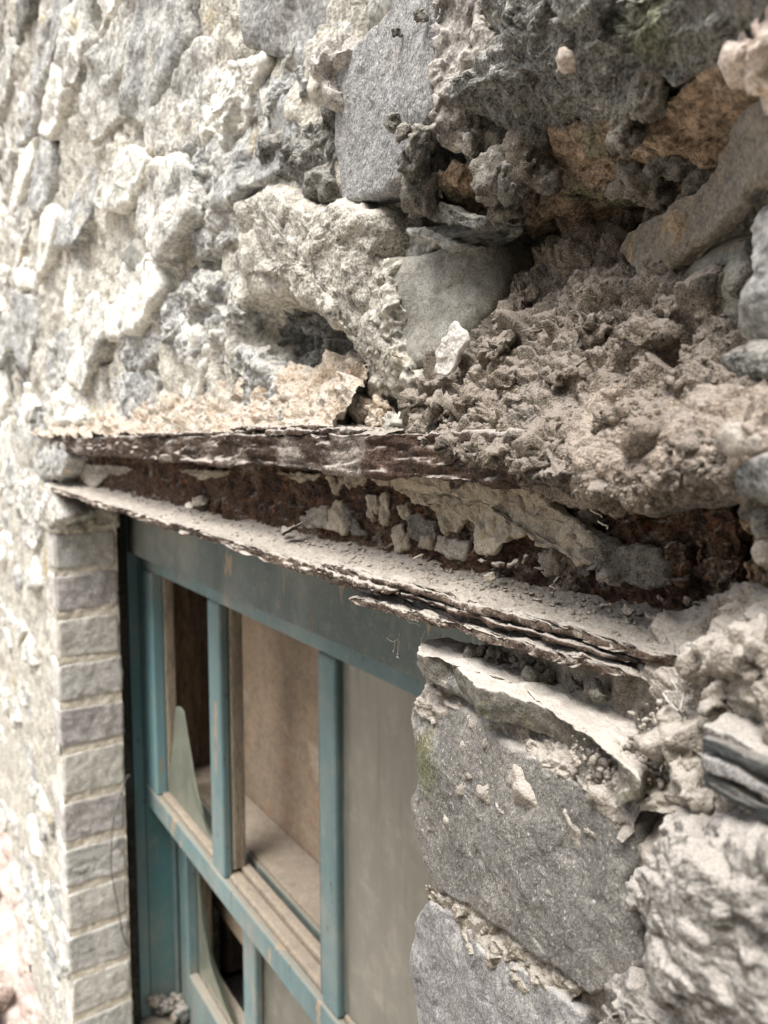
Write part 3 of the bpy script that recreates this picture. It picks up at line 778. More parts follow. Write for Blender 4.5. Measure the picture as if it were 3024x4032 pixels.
# grey clods stuck on the orange stone
CL = [('facet', 0.0045, 0.011), ('facet', 0.0024, 0.0045), ('bill', 0.0008, 0.002), ('fbm', 0.0008, 0.002)]
GRIT = []
def clod(u, v, ru, rv, Y, mat='crumb_grey', **k):
    f = np.linalg.norm(PY(u, v, Y) - EYE) / FPX
    o = lump('mortar_clod', PY(u, v, Y), np.array([ru, max(ru, rv) * 0.8, rv]) * f, M[mat], WALL, specs=k.pop('specs', CL), warp=k.pop('warp', (0.16, 1.2)), rot=np.eye(3), **k)
    if mat in ('crumb_grey', 'crumb'):
        me = o.data; n = len(me.vertices); a = np.empty(n * 3, np.float32); me.vertices.foreach_get('co', a)
        GRIT.append(a.reshape(-1, 3)[np.random.default_rng(n + int(u)).integers(0, n, 45)] + world_loc(o.parent))
    return o
clod(2555, 370, 75, 85, .218); clod(2440, 480, 45, 50, .222); clod(2480, 545, 50, 32, .228); clod(2430, 340, 24, 26, .224)
clod(2520, 700, 95, 72, .262); clod(2640, 640, 85, 55, .258); clod(2600, 760, 60, 60, .275); clod(2780, 720, 60, 80, .262); clod(2730, 790, 50, 50, .27)
clod(1655, 560, 42, 58, .229); clod(1630, 650, 45, 62, .236); clod(1650, 760, 75, 90, .246); clod(1700, 690, 60, 60, .250)
clod(1860, 500, 40, 55, .247); clod(1870, 590, 40, 45, .252); clod(1960, 690, 90, 95, .247); clod(2070, 600, 85, 100, .245, 'crumb'); clod(2110, 520, 48, 48, .244); clod(2140, 690, 60, 60, .250); clod(1990, 790, 55, 55, .256)
clod(2030, 700, 60, 70, .243); clod(1975, 560, 70, 60, .262)
clod(1545, 478, 20, 32, .229); clod(1598, 520, 14, 24, .229); clod(1650, 62, 26, 24, .227); clod(1555, 130, 12, 12, .232)
clod(2190, 190, 40, 40, .222, 'rock_pink'); clod(2240, 225, 18, 28, .217, 'rock_pink'); clod(2105, 110, 36, 52, .224, 'limelump')
gp = np.vstack(GRIT); gs = 0.0003 + 0.0012 * np.random.default_rng(3).random(len(gp)) ** 4
crumbs('mortar_crumbs', gp, gs, M['crumb_grey'], WALL, 33)
# brown stone chip, slate leaves in the hollow
st([(1690, 690, .246), (1850, 640, .250), (1870, 760, .262), (1800, 800, .262), (1720, 780, .258)], 'rock_orange', specs=MID[1:], r=0.003)
for k, (pts, mt) in enumerate([
    ([(1640, 835), (1720, 800), (1860, 850), (1930, 868), (1900, 900), (1760, 880)], 'rock_grey'),
    ([(1700, 890), (1800, 868), (1930, 875), (1900, 905), (1800, 925)], 'laminate'),
    ([(1600, 905), (1690, 900), (1770, 930), (1810, 960), (1740, 985), (1700, 950)], 'rock_mid'),
    ([(1730, 930), (1850, 905), (1870, 930), (1790, 965)], 'laminate'),
    ([(1530, 900), (1600, 880), (1690, 905), (1720, 960), (1650, 1010), (1530, 1020), (1490, 990)], 'rock_lime')]):
    slab('slate_leaf' if k < 4 else 'stone', pts, M[mt], WALL, Y=.250 + 0.004 * k, depth=0.025, r=0.0015, bulge=0.0, specs=[('step', 0.0012, 0.010, (3, 1, 1)), ('fine', 0.0006, 0.003)], warp=(0.002, 0.02))
# smooth grey stone in the hollow
st([(1480, 1020, .252), (1560, 1010, .256), (1690, 985, .262), (1800, 945, .270), (1930, 930, .280), (1985, 1050, .284), (1965, 1130, .280), (1905, 1220, .272), (1800, 1340, .262), (1715, 1430, .256), (1620, 1460, .252), (1540, 1420, .250), (1510, 1250, .250)],
   'smooth_stone', specs=[('fbm', 0.0035, 0.05), ('fbm', 0.0005, 0.008), ('fine', 0.0002, 0.0015), ('pit', 0.0006, 0.006)], r=0.008, bulge=0.002, warp=(0.002, 0.03), label='smooth grey-green stone in the hollow')
st([(1470, 1000, .250), (1530, 1020, .250), (1525, 1120, .248), (1545, 1230, .247), (1540, 1340, .247), (1600, 1450, .249), (1650, 1500, .252), (1560, 1560, .256), (1430, 1560, .258), (1450, 1440, .254), (1480, 1330, .250), (1465, 1180, .250)],
   'lime', specs=[('facet', 0.006, 0.014), ('facet', 0.003, 0.006), ('bill', 0.001, 0.003), ('fbm', 0.001, 0.003)], r=0.003, warp=(0.003, 0.012))
# smooth sloping mortar fillet at the right
fil = [[PY(3120, 250, .185), PY(2980, 380, .205), PY(2880, 520, .222), PY(2790, 690, .240), PY(2640, 810, .256), PY(2490, 900, .272), PY(2440, 990, .280)],
       [PY(3120, 430, .184), PY(3000, 520, .203), PY(2910, 640, .217), PY(2810, 780, .234), PY(2680, 880, .250), PY(2550, 960, .262), PY(2490, 1040, .270)],
       [PY(3120, 620, .188), PY(3020, 690, .204), PY(2930, 780, .217), PY(2830, 880, .232), PY(2720, 970, .246), PY(2610, 1060, .256), PY(2540, 1110, .262)],
       [PY(3120, 720, .200), PY(3030, 760, .216), PY(2940, 850, .230), PY(2850, 930, .244), PY(2740, 1020, .258), PY(2640, 1100, .268), PY(2560, 1150, .275)]]
patch('mortar_fillet', fil, M['smooth_tan'], WALL, 70, 150, [('fbm', 0.002, 0.025), ('facet', 0.0030, 0.022), ('facet', 0.0010, 0.006), ('fbm', 0.0004, 0.003)], warp=(0.002, 0.02))
st([(2620, 1130, .268), (2740, 1030, .262), (2870, 930, .250), (2960, 900, .240), (2960, 1100, .236), (2930, 1290, .240), (2860, 1340, .250), (2720, 1260, .262)], 'smooth_stone', specs=[('fbm', 0.004, 0.03), ('fbm', 0.0008, 0.006)], label='brown-grey stone under the smooth fillet')
st([(2950, 860), (3000, 790), (3140, 720), (3140, 1360), (2980, 1380), (2890, 1310), (2950, 1130)], 'rock_mid', .215, specs=SOFT, bulge=0.006)
st([(2840, 1420, .224), (2930, 1330, .216), (3140, 1330, .206), (3140, 1530, .202), (2990, 1540, .210), (2880, 1500, .220)], 'rock_grey', specs=SOFT, bulge=0.004)
clod(2900, 1560, 55, 75, .226); clod(2960, 1640, 60, 60, .220); clod(2870, 1660, 40, 50, .228); clod(2920, 1130, 50, 45, .24); clod(3000, 1690, 60, 60, .205, 'dusty')
# dark slate end stone and pale lumps under it at the right border
st([(2845, 1830, .205), (2900, 1790, .200), (3140, 1760, .185), (3140, 1990, .185), (3010, 2000, .195), (2930, 1960, .203), (2880, 1910, .206)], 'rock_dark', specs=SOFT, r=0.004, label='dark slate-grey stone end at the beam')
clod(2960, 1740, 110, 60, .200, 'dusty', specs=[('bill', 0.003, 0.010), ('bill', 0.0012, 0.004), ('fbm', 0.0005, 0.0015)])
clod(3010, 2060, 50, 60, .205, 'crumb_grey', specs=SOFT); clod(3020, 2160, 50, 60, .207, 'dusty', specs=SOFT); clod(2960, 2010, 35, 30, .215, 'crumb_grey', specs=SOFT)

st([(140, 1770), (200, 1735), (262, 1748), (268, 1800), (252, 1868), (170, 1890), (130, 1840)], 'rock_mid', .236, specs=FAR, label='grey stone hiding the far end of the beam')
st([(60, 1900), (150, 1880), (205, 1925), (230, 2040), (200, 2080), (80, 2060)], 'rock_lime', .240, specs=FAR)
# pinkish lumps of mortar packed along the top of the beam
rg = np.random.default_rng(21)
strip = [[W(L, y, z) for L in (0.40, 0.48, 0.56, 0.66, 0.78, 0.92, 1.08, 1.25, 1.45)] for (y, z) in ((0.232, 0.006), (0.240, 0.014), (0.248, 0.024), (0.256, 0.040), (0.268, 0.055))]
patch('packing_mortar', strip, M['limelump'], WALL, 70, 300, [('facet', 0.011, 0.024), ('facet', 0.005, 0.010), ('bill', 0.0016, 0.004), ('fbm', 0.0015, 0.004)], warp=(0.004, 0.02), kind='stuff')
for k in range(22):
    u = rg.uniform(300, 1600)
    v = 1712 - 0.012 * (u - 300) - rg.uniform(0, 1) ** 1.6 * 60
    Y = rg.uniform(.240, .252)
    sz = rg.uniform(0.003, 0.008) * (1.0 + 0.5 * (u < 900))
    lump('mortar_lump', PY(u, v, Y), np.array([1.4, 1, rg.uniform(0.6, 1.0)]) * sz, M['limelump' if rg.random() < .75 else 'lime'], WALL, specs=[('facet', 0.006, 0.008), ('facet', 0.003, 0.004), ('fbm', 0.0008, 0.0025)])
for (u, v, a, b) in [(640, 1640, 40, 50), (700, 1610, 45, 65), (770, 1640, 30, 36), (1180, 1600, 60, 50), (1260, 1600, 60, 55), (1340, 1590, 60, 60), (1430, 1610, 50, 60), (1500, 1620, 50, 55), (1110, 1650, 50, 45)]:
    clod(u, v, a, b, .256, 'limelump', specs=[('facet', 0.006, 0.010), ('facet', 0.003, 0.005), ('fbm', 0.0008, 0.002)])

# ================================================================== crumbled mortar packing over the beam
PACK = thing('mortar_packing', 'crumbling brown mortar packing spilling over the rusty beam from the hollow', 'mortar', W(0.25, 0.23, 0.0))
CR = [('facet', 0.013, 0.030), ('bill', 0.0065, 0.017), ('facet', 0.005, 0.011), ('crack', 0.0030, 0.013), ('bill', 0.0036, 0.0062), ('bill', 0.0019, 0.0027), ('fbm', 0.0014, 0.004), ('pit', 0.014, 0.030)]
def row(v, items): return [PY(u, v + dv, Y) for (u, dv, Y) in items]
net = [
    row(780, [(1880, 60, .315), (2020, 40, .325), (2160, 30, .330), (2300, 20, .330), (2440, 40, .322), (2600, 120, .310), (2760, 260, .290), (2900, 420, .270), (3050, 520, .250)]),
    row(1000, [(1850, 80, .335), (1980, 40, .350), (2110, 0, .322), (2260, -20, .296), (2400, 0, .288), (2560, 60, .276), (2720, 140, .264), (2880, 260, .252), (3050, 340, .236)]),
    row(1200, [(1790, 110, .290), (1920, 50, .300), (2070, 0, .280), (2240, -20, .268), (2400, 0, .262), (2560, 30, .254), (2720, 80, .244), (2880, 140, .236), (3050, 190, .222)]),
    row(1380, [(1720, 90, .258), (1860, 50, .260), (2040, 0, .254), (2220, -20, .248), (2400, 0, .242), (2560, 20, .236), (2720, 40, .230), (2880, 70, .224), (3050, 100, .212)]),
    row(1550, [(1650, 40, .246), (1800, 30, .245), (2000, 0, .239), (2200, -10, .233), (2400, 0, .228), (2560, 10, .224), (2720, 20, .219), (2880, 30, .213), (3050, 50, .203)]),
    row(1700, [(1600, -10, .241), (1760, 0, .236), (1960, 0, .228), (2160, 10, .221), (2380, 10, .214), (2560, 10, .210), (2720, 10, .206), (2880, 10, .202), (3050, 30, .196)]),
    row(1810, [(1590, -70, .243), (1750, -60, .236), (1950, -20, .226), (2150, 20, .216), (2370, 40, .207), (2560, 30, .204), (2720, 20, .201), (2880, 10, .198), (3050, 20, .194)]),
    row(1890, [(1580, -100, .247), (1750, -110, .241), (1950, -60, .231), (2150, 10, .217), (2370, 60, .207), (2560, 50, .204), (2720, 30, .202), (2880, 10, .200), (3050, 20, .196)]),
    row(1950, [(1580, -130, .256), (1750, -140, .252), (1950, -80, .242), (2150, 0, .230), (2370, 60, .220), (2560, 60, .217), (2720, 40, .214), (2880, 20, .211), (3050, 20, .206)]),
]
def calm(V):                                                # the lip on the flange is smoother, silted with dust
    lip = (1 - sm(-V[:, 0], 0.19, 0.30)) * (1 - sm(V[:, 2] - 1.6, 0.012, 0.040))
    return 1 - 0.62 * lip
po, PV, PN = patch('crumbled_mortar', net, M['crumb'], PACK, 300, 380, CR, warp=(0.002, 0.02), seed=77, kind='stuff', ret=True, mod=calm)
rg = np.random.default_rng(5)
flat = PV.reshape(-1, 3)
pn = PN.reshape(-1, 3)
idx = rg.integers(0, len(flat), 4200)
mask = perlin(flat[idx] / 0.02, 9) > -0.12
idx = idx[mask]
sz = 0.00030 + 0.0013 * rg.random(len(idx)) ** 5
crumbs('mortar_crumbs', flat[idx] + pn[idx] * sz[:, None] * 0.2, sz, M['crumb'], PACK, 31)
for (u, v, a, b, Y) in [(1960, 1380, 60, 40, .250), (1850, 1590, 60, 45, .239), (2090, 1600, 90, 60, .232), (2250, 1460, 60, 42, .232), (2230, 1500, 40, 60, .233), (2420, 1660, 80, 55, .217), (2000, 1500, 50, 40, .240),
                        (1740, 1620, 45, 40, .240), (2160, 1750, 80, 50, .219), (2540, 1330, 90, 60, .236), (2330, 1300, 70, 60, .246), (2680, 1240, 70, 50, .246), (2150, 1300, 60, 60, .258), (2060, 1180, 50, 60, .272), (2000, 1290, 40, 60, .268),
                        (2700, 1500, 60, 40, .222), (2560, 1730, 70, 36, .208), (2700, 1760, 60, 32, .204), (1640, 1590, 40, 34, .243), (1900, 1690, 60, 40, .232), (2330, 1830, 60, 34, .210), (2480, 1860, 70, 34, .205), (1700, 1735, 60, 30, .226), (1790, 1765, 60, 34, .221), (1880, 1785, 56, 40, .219), (1960, 1800, 70, 40, .217), (2050, 1815, 60, 46, .215), (2130, 1840, 70, 50, .2125), (2220, 1860, 60, 46, .2105), (2640, 1860, 60, 30, .203), (2790, 1830, 60, 34, .201)]:
    f = np.linalg.norm(PY(u, v, Y) - EYE) / FPX
    lump('mortar_clod', PY(u, v, Y), np.array([a, 0.8 * max(a, b), b]) * f, M['crumb'], PACK, specs=[('facet', 0.007, 0.012), ('facet', 0.004, 0.005), ('bill', 0.0013, 0.0028), ('fbm', 0.0009, 0.002)], warp=(0.30, 0.9), rot=np.eye(3))
lip = [[PY(2330, 1560, .2275), PY(2480, 1540, .2235), PY(2640, 1530, .2195), PY(2800, 1530, .2155), PY(2960, 1540, .2085), PY(3120, 1560, .2000)],
       [PY(2300, 1660, .2190), PY(2470, 1640, .2145), PY(2640, 1630, .2110), PY(2800, 1630, .2075), PY(2960, 1640, .2020), PY(3120, 1660, .1945)],
       [PY(2260, 1760, .2130), PY(2450, 1750, .2085), PY(2640, 1740, .2050), PY(2800, 1730, .2020), PY(2960, 1730, .1975), PY(3120, 1740, .1905)],
       [PY(2280, 1840, .2095), PY(2450, 1830, .2050), PY(2640, 1820, .2015), PY(2800, 1800, .1990), PY(2960, 1790, .1955), PY(3120, 1790, .1890)],
       [PY(2320, 1900, .2110), PY(2450, 1890, .2065), PY(2640, 1870, .2030), PY(2800, 1850, .2010), PY(2960, 1830, .1985), PY(3120, 1820, .1930)]]
patch('silted_mortar', lip, M['dust_pink'], PACK, 140, 220, [('facet', 0.006, 0.020), ('bill', 0.0030, 0.011), ('bill', 0.0012, 0.004), ('bill', 0.0006, 0.0018), ('fbm', 0.0012, 0.004), ('pit', 0.004, 0.014)], warp=(0.002, 0.015), kind='stuff')
# smooth underside of the packing hanging below the flange
slab('mortar_lip', [(2360, 1900, .212), (2560, 1880, .208), (2800, 1880, .203), (2900, 1930, .205), (2850, 1985, .215), (2700, 1985, .222), (2600, 2010, .226), (2530, 2035, .228), (2450, 2000, .226), (2390, 1960, .220)], M['crumb_grey'], PACK,
     depth=0.02, r=0.006, bulge=0.004, specs=SOFT, warp=(0.002, 0.015))
# the white flake that leans on the crumbs
o = slab('mortar_flake', [(1780, 1262), (1833, 1315), (1838, 1340), (1800, 1395), (1775, 1470), (1748, 1486), (1703, 1464), (1714, 1410), (1738, 1336), (1762, 1312), (1764, 1280)], M['flake_white'], None, Y=.2455, depth=0.0035, r=0.0012, bulge=0.0,
         specs=[('facet', 0.0012, 0.008), ('fbm', 0.0006, 0.003)], warp=(0.0012, 0.01))
o['label'] = 'white flake of mortar leaning upright on brown crumbs'; o['category'] = 'flake'
# ================================================================== rusted steel beam
BEAM = thing('steel_beam', 'rusted steel beam with dusty flaking flanges spanning the window', 'beam', W(0.75, 0.25, -0.083))
def sweep(name, prof, Ls, specs, mat, parent, warp=(0.0015, 0.03), seed=None, rag=None, closed=True):
    """steel section: profile of (depth, height) run along the wall, pitted and ragged"""
    seed = seed or next_seed()
    Pp = np.array(prof, float)
    P = np.zeros((len(Ls), len(Pp), 3))
    P[..., 0] = -Ls[:, None]; P[..., 1] = Pp[None, :, 0]; P[..., 2] = 1.6 + Pp[None, :, 1]
    N = grid_normals(P, closed)
    ctr = P.mean(1, keepdims=True)
    if closed and ((P - ctr) * N).sum(-1).mean() < 0: N = -N; flip = True
    elif not closed and N[..., 1].mean() > 0: N = -N; flip = True
    else: flip = False
    V = P.reshape(-1, 3); V0 = V.copy()
    if rag is not None:                                   # ragged front edge: eaten away in places
        y0 = Pp[:, 0].min()
        wgt = np.clip(1 - (V[:, 1] - y0) / 0.02, 0, 1)
        V = V.copy()
        e = rag[0] * fbm(np.stack([V0[:, 0] / rag[1], V0[:, 2] / 0.009, V0[:, 0] * 0], 1), 4, seed + 3)
        V[:, 1] += wgt * e
    V = vec_warp(V, warp[0], warp[1], seed)
    V[:, 1] += 0.020 * np.clip(-V0[:, 0] - 0.5, 0, 1)       # the beam runs slightly into the wall
    V = V + N.reshape(-1, 3) * relief(V0, specs, seed)[:, None]
    F = grid_faces(len(Ls), len(Pp), closed)
    if flip: F = F[:, ::-1]
    if closed:
        caps = [np.arange(len(Pp)).reshape(1, -1), (np.arange(len(Pp)) + (len(Ls) - 1) * len(Pp)).reshape(1, -1)]
        return mesh_obj(name, V, [F] + caps, mat, parent)
    return mesh_obj(name, V, F, mat, parent)
def rect_prof(y0, y1, z0, z1, ny, nzz, ny2=10):
    a = [(y0, z) for z in np.linspace(z0, z1, nzz)]
    b = [(y, z1) for y in np.linspace(y0, y1, ny)[1:]]
    c = [(y1, z) for z in np.linspace(z1, z0, 4)[1:]]
    d = [(y, z0) for y in np.linspace(y1, y0, ny2)[1:-1]]
    return a + b + c + d
LsB = gspace(0.10, 1.40, 0.0042)
RU = [('facet', 0.0036, 0.030, (2.2, 1, 0.8)), ('facet', 0.0020, 0.010, (2.2, 1, 0.7)), ('crack', 0.0014, 0.03, (3, 1, 0.35)), ('fbm', 0.0008, 0.004)]
sweep('top_flange', rect_prof(0.221, 0.298, -0.0190, 0.0030, 22, 24, 6), gspace(0.10, 1.33, 0.0042), RU, M['rust'], BEAM, rag=(0.0045, 0.04), seed=41)
WEB = [('facet', 0.0048, 0.014), ('facet', 0.0028, 0.005), ('crack', 0.0016, 0.012), ('fbm', 0.0012, 0.004)]
sweep('web', [(0.256, z) for z in np.linspace(-0.014, -0.086, 48)], LsB, WEB, M['rust_web'], BEAM, seed=42, closed=False)
sweep('bottom_flange', rect_prof(0.222, 0.298, -0.0835, -0.0765, 26, 10, 10), gspace(0.34, 1.43, 0.0042), RU, M['rust_dusty'], BEAM, rag=(0.004, 0.05), seed=43)
sweep('bottom_flange', rect_prof(0.229, 0.298, -0.082, -0.076, 18, 8, 8), gspace(0.12, 0.345, 0.003), RU[1:], M['rust_dusty'], BEAM, rag=(0.003, 0.02), seed=44)
# split layers of rust along the near front edge
def rust_leaf(L0, L1, yf, yb, z, t, amp, seed, mat='rust_dusty', tilt=0.0):
    r2 = np.random.default_rng(seed)
    n = 26
    Ls = np.linspace(L0, L1, n)
    fr = yf + amp * np.cumsum(r2.normal(size=n)) * 0.4 + amp * r2.normal(size=n) * 0.4
    fr[0] += 0.010; fr[-1] += 0.012
    pts = [W(L, y, z + tilt * (L - L0)) for L, y in zip(Ls, fr)] + [W(L1 - 0.002, yb, z), W((L0 + L1) / 2, yb, z), W(L0 + 0.002, yb, z)]
    return slab('rust_leaf', np.array(pts), M[mat], BEAM, depth=t, D=(0, 0, -1), r=t * 0.3, bulge=0.0, sm=1,
                specs=[('facet', 0.0022, 0.012, (2, 1, 1)), ('facet', 0.0012, 0.004), ('fbm', 0.0007, 0.003)], warp=(0.0014, 0.02), seed=seed, cap=24000, res=1.1)
rust_leaf(0.128, 0.415, 0.2205, 0.250, -0.0728, 0.0036, 0.0010, 501)
rust_leaf(0.150, 0.330, 0.2230, 0.245, -0.0780, 0.0018, 0.0012, 502, 'rust')
rust_leaf(0.165, 0.375, 0.2185, 0.245, -0.0810, 0.0042, 0.0012, 504, 'rust_dusty', -0.03)
rust_leaf(0.320, 0.412, 0.2165, 0.240, -0.0765, 0.0024, 0.0020, 506)
rust_leaf(0.62, 0.70, 0.2195, 0.245, -0.0745, 0.0018, 0.0016, 507)
# scale lifting off the top flange
rust_leaf(0.52, 0.80, 0.2245, 0.258, 0.0062, 0.0022, 0.0010, 512)
rust_leaf(0.40, 0.56, 0.2275, 0.258, 0.0090, 0.0022, 0.0012, 515, 'rust_dusty')
rust_leaf(0.36, 0.48, 0.2235, 0.258, 0.0060, 0.0024, 0.0010, 514, 'rust')
# settled dust on the bottom flange and on the top flange
def dust_strip(name, Ls, yf, yb, zf, zb, specs, seed, m=60, fallamp=0.003):
    t = np.linspace(0, 1, m)
    P = np.zeros((len(Ls), m, 3))
    e = fallamp * fbm(np.stack([Ls / 0.02, Ls * 0, Ls * 0], 1), 4, seed)
    bank = 1 + 0.8 * fbm(np.stack([Ls / 0.06, Ls * 0 + 3, Ls * 0], 1), 3, seed + 2)
    P[..., 0] = -Ls[:, None]
    yfL = yf(Ls) if callable(yf) else yf
    P[..., 1] = (yfL + e)[:, None] * (1 - t) + yb * t
    P[..., 2] = 1.6 + zf + (zb - zf) * (t ** 1.8)[None] * bank[:, None] + 0.0014 * np.sin(np.pi * np.clip(t * 1.5, 0, 1))
    P[:, 0, 2] -= 0.0025; P[:, 1, 2] -= 0.0009
    V = P.reshape(-1, 3)
    N = grid_normals(P).reshape(-1, 3)
    if N[:, 2].mean() < 0: N = -N
    V2 = V + N * relief(V, specs, seed)[:, None]
    V2[:, 1] += 0.020 * np.clip(-V[:, 0] - 0.5, 0, 1)
    F = grid_faces(len(Ls), m)
    n = np.cross(V[F[len(F)//2, 1]] - V[F[len(F)//2, 0]], V[F[len(F)//2, 2]] - V[F[len(F)//2, 0]])
    if n[2] < 0: F = F[:, ::-1]
    mesh_obj(name, V2, F, M['dust'], BEAM, 'stuff')
    return V2.reshape(P.shape)
DU = [('fbm', 0.0020, 0.02), ('facet', 0.0008, 0.006), ('gran', 0.0009, 0.0030), ('fine', 0.0005, 0.0015)]
D1 = dust_strip('dust', gspace(0.115, 1.43, 0.0042), lambda L: 0.2245 - 0.002 * sm(L, 0.3, 0.6) + 0.006 * (1 - sm(L, 0.10, 0.2)), 0.2575, -0.0738, -0.0665, DU, 61, 50)
D2 = dust_strip('dust', gspace(0.34, 1.33, 0.0042), 0.2235, 0.272, 0.0036, 0.014, DU, 62, 26)
rg = np.random.default_rng(8)
def scatter_on(G, n, smin, smax, pw, seed, lo=0.05, hi=0.95, near=1.0):
    a = (rg.random(n) ** near * (G.shape[0] - 1)).astype(int); b = (rg.uniform(lo, hi, n) * (G.shape[1] - 1)).astype(int)
    p = G[a, b]; s = smin + (smax - smin) * rg.random(n) ** pw
    return p + np.stack([0 * s, 0 * s, s * 0.35], 1), s
p, s = scatter_on(D1, 1500, 0.0003, 0.0016, 5, 1, near=0.9)
crumbs('grit', p, s, M['dust'], BEAM, 71)
p, s = scatter_on(D1, 420, 0.0006, 0.0022, 4, 2, 0.45, 1.0)
crumbs('grit', p, s, M['rust_dusty'], BEAM, 72, flat=0.5)
p, s = scatter_on(D2, 300, 0.0006, 0.0026, 3, 3)
crumbs('grit', p, s, M['dust'], BEAM, 73)
def flat_chip(name, p, size, mat, parent):
    n = rg.normal(size=3) * 0.45 + np.array([0.1, -0.35, 0.8]); n /= np.linalg.norm(n)
    a = np.cross(n, rg.normal(size=3)); a /= np.linalg.norm(a); b = np.cross(n, a)
    th = np.sort(rg.uniform(0, 2 * np.pi, 7))
    rr = size * rg.uniform(0.55, 1.15, 7)
    O = p + (a[None] * (np.cos(th) * rr)[:, None] + b[None] * (0.65 * np.sin(th) * rr)[:, None])
    return slab(name, O, mat, parent, depth=rg.uniform(0.0008, 0.0022), D=-n, r=0.0005, bulge=0.0, specs=[('facet', 0.0010, 0.005), ('fbm', 0.0003, 0.002)], warp=(0.0006, 0.005), sm=0, cap=4000)
# chips of scale lying on the bottom flange
for (u, v, ru, rv) in [(1640, 2190, 30, 22), (1900, 2200, 26, 20), (1960, 2215, 30, 18), (2020, 2215, 34, 14), (2060, 2205, 26, 16), (1930, 2270, 30, 24), (2130, 2240, 30, 30), (2390, 2380, 40, 30), (2470, 2400, 36, 24), (2590, 2350, 36, 30),
                       (2550, 2420, 40, 36), (2620, 2440, 36, 26), (2700, 2360, 30, 14), (2760, 2370, 30, 12), (2300, 2250, 26, 34), (2330, 2230, 30, 26), (1160, 2075, 60, 20), (1120, 2085, 40, 16), (740, 1990, 26, 14), (2190, 2300, 30, 12), (2170, 2315, 26, 8)]:
    p = PY(u, v, 0.241)
    f = np.linalg.norm(p - EYE) / FPX
    flat_chip('scale_chip', p, max(ru, rv) * f * 1.1, M[['skin', 'crumb_grey', 'rust_dusty'][rg.integers(3)]], BEAM)
# skins of old mortar clinging to the web
SK = [('facet', 0.0026, 0.014), ('facet', 0.0012, 0.005), ('fbm', 0.0006, 0.004), ('gran', 0.0003, 0.002)]
def skin(pts, Y=.250, mat='skin', **k):
    d = dict(depth=0.006, r=0.0012, bulge=0.0003, specs=SK, warp=(0.0012, 0.006), sm=0); d.update(k)
    slab('mortar_patch', pts, M[mat], BEAM, Y=Y, **d)
skin([(1515, 1862, .243), (1700, 1858, .242), (1900, 1868, .241), (2030, 1880, .241), (2140, 1898, .241), (2150, 1985, .246), (2250, 2040, .247), (2330, 2090, .247), (2350, 2180, .247), (2330, 2215, .247), (2280, 2225, .246), (2240, 2190, .246), (2200, 2150, .246),
      (2165, 2165, .245), (2130, 2150, .244), (2100, 2115, .244), (2070, 2090, .243), (2050, 2112, .243), (2015, 2110, .243), (1985, 2140, .243), (1935, 2180, .243), (1885, 2182, .244), (1866, 2130, .246), (1866, 2070, .248), (1830, 2030, .250),
      (1800, 2000, .250), (1760, 1990, .250), (1720, 1995, .250), (1700, 1960, .250), (1660, 1940, .250), (1625, 1985, .249), (1605, 1950, .249), (1570, 1928, .249), (1530, 1925, .248)], cap=60000, centre=PY(1930, 1990, .2455))
skin([(2140, 1897), (2330, 1895), (2440, 1930), (2460, 2000), (2440, 2010), (2370, 1965), (2330, 1935), (2270, 1950), (2200, 1935), (2150, 1960)], .240)
skin([(1550, 2080), (1580, 2070), (1600, 2100), (1610, 2160), (1560, 2170), (1545, 2120)], .2535)
skin([(1600, 2050), (1650, 2020), (1710, 2060), (1715, 2120), (1690, 2150), (1640, 2130), (1605, 2110)], .2535, 'crumb_grey')
skin([(1275, 1870), (1440, 1870), (1430, 1890), (1385, 1915), (1350, 1890), (1320, 1950), (1300, 1910)], .2535)
skin([(1440, 1945), (1475, 1940), (1490, 1990), (1465, 2060), (1445, 2040)], .2535); skin([(1490, 1950), (1520, 1945), (1535, 2020), (1525, 2070), (1500, 2050)], .2535)
skin([(1305, 1975), (1345, 1965), (1360, 2060), (1350, 2110), (1310, 2090), (1280, 2080)], .2535); skin([(1350, 1985), (1390, 2040), (1440, 2110), (1400, 2110), (1360, 2080)], .2535, 'crumb_grey')
skin([(1200, 2010), (1280, 1995), (1290, 2080), (1230, 2070)], .2535, 'dusty'); skin([(1660, 2110), (1700, 2120), (1690, 2170), (1640, 2165)], .2535)
skin([(2260, 2050), (2420, 2160), (2470, 2140), (2540, 2145), (2590, 2170), (2625, 2230), (2615, 2290), (2560, 2310), (2480, 2310), (2380, 2260), (2300, 2180), (2240, 2120)], .247, 'crumb_grey', cap=40000)
skin([(2120, 2170), (2180, 2160), (2200, 2230), (2190, 2270), (2120, 2260)], .2535, 'dusty'); skin([(2340, 2250), (2400, 2260), (2400, 2300), (2350, 2290)], .243, 'dusty')
skin([(2720, 1980), (2880, 1975), (2910, 2080), (2920, 2180), (2900, 2330), (2800, 2320), (2730, 2260), (2710, 2100)], .246, 'rust_web', specs=WEB, cap=30000)
skin([(2600, 2170), (2660, 2120), (2700, 2180), (2690, 2300), (2630, 2340)], .248, 'rust_web', specs=WEB)
skin([(2930, 2000), (3000, 2060), (3060, 2180), (3060, 2400), (2935, 2340), (2930, 2160)], .243, 'rust_orange' if 'rust_orange' in M else 'rock_orange', specs=WEB)
skin([(2240, 2010), (2310, 1980), (2330, 2060), (2290, 2090)], .2535, 'smooth_tan')
skin([(1660, 1870, .249), (1860, 1875, .248), (1900, 1960, .248), (1880, 2060, .249), (1820, 2050, .250), (1790, 2110, .251), (1740, 2090, .251), (1720, 2020, .251), (1680, 1990, .251), (1640, 1930, .250)])
skin([(1960, 1890, .2465), (2130, 1905, .246), (2160, 2010, .247), (2110, 2080, .247), (2040, 2060, .247), (1990, 2010, .247)])
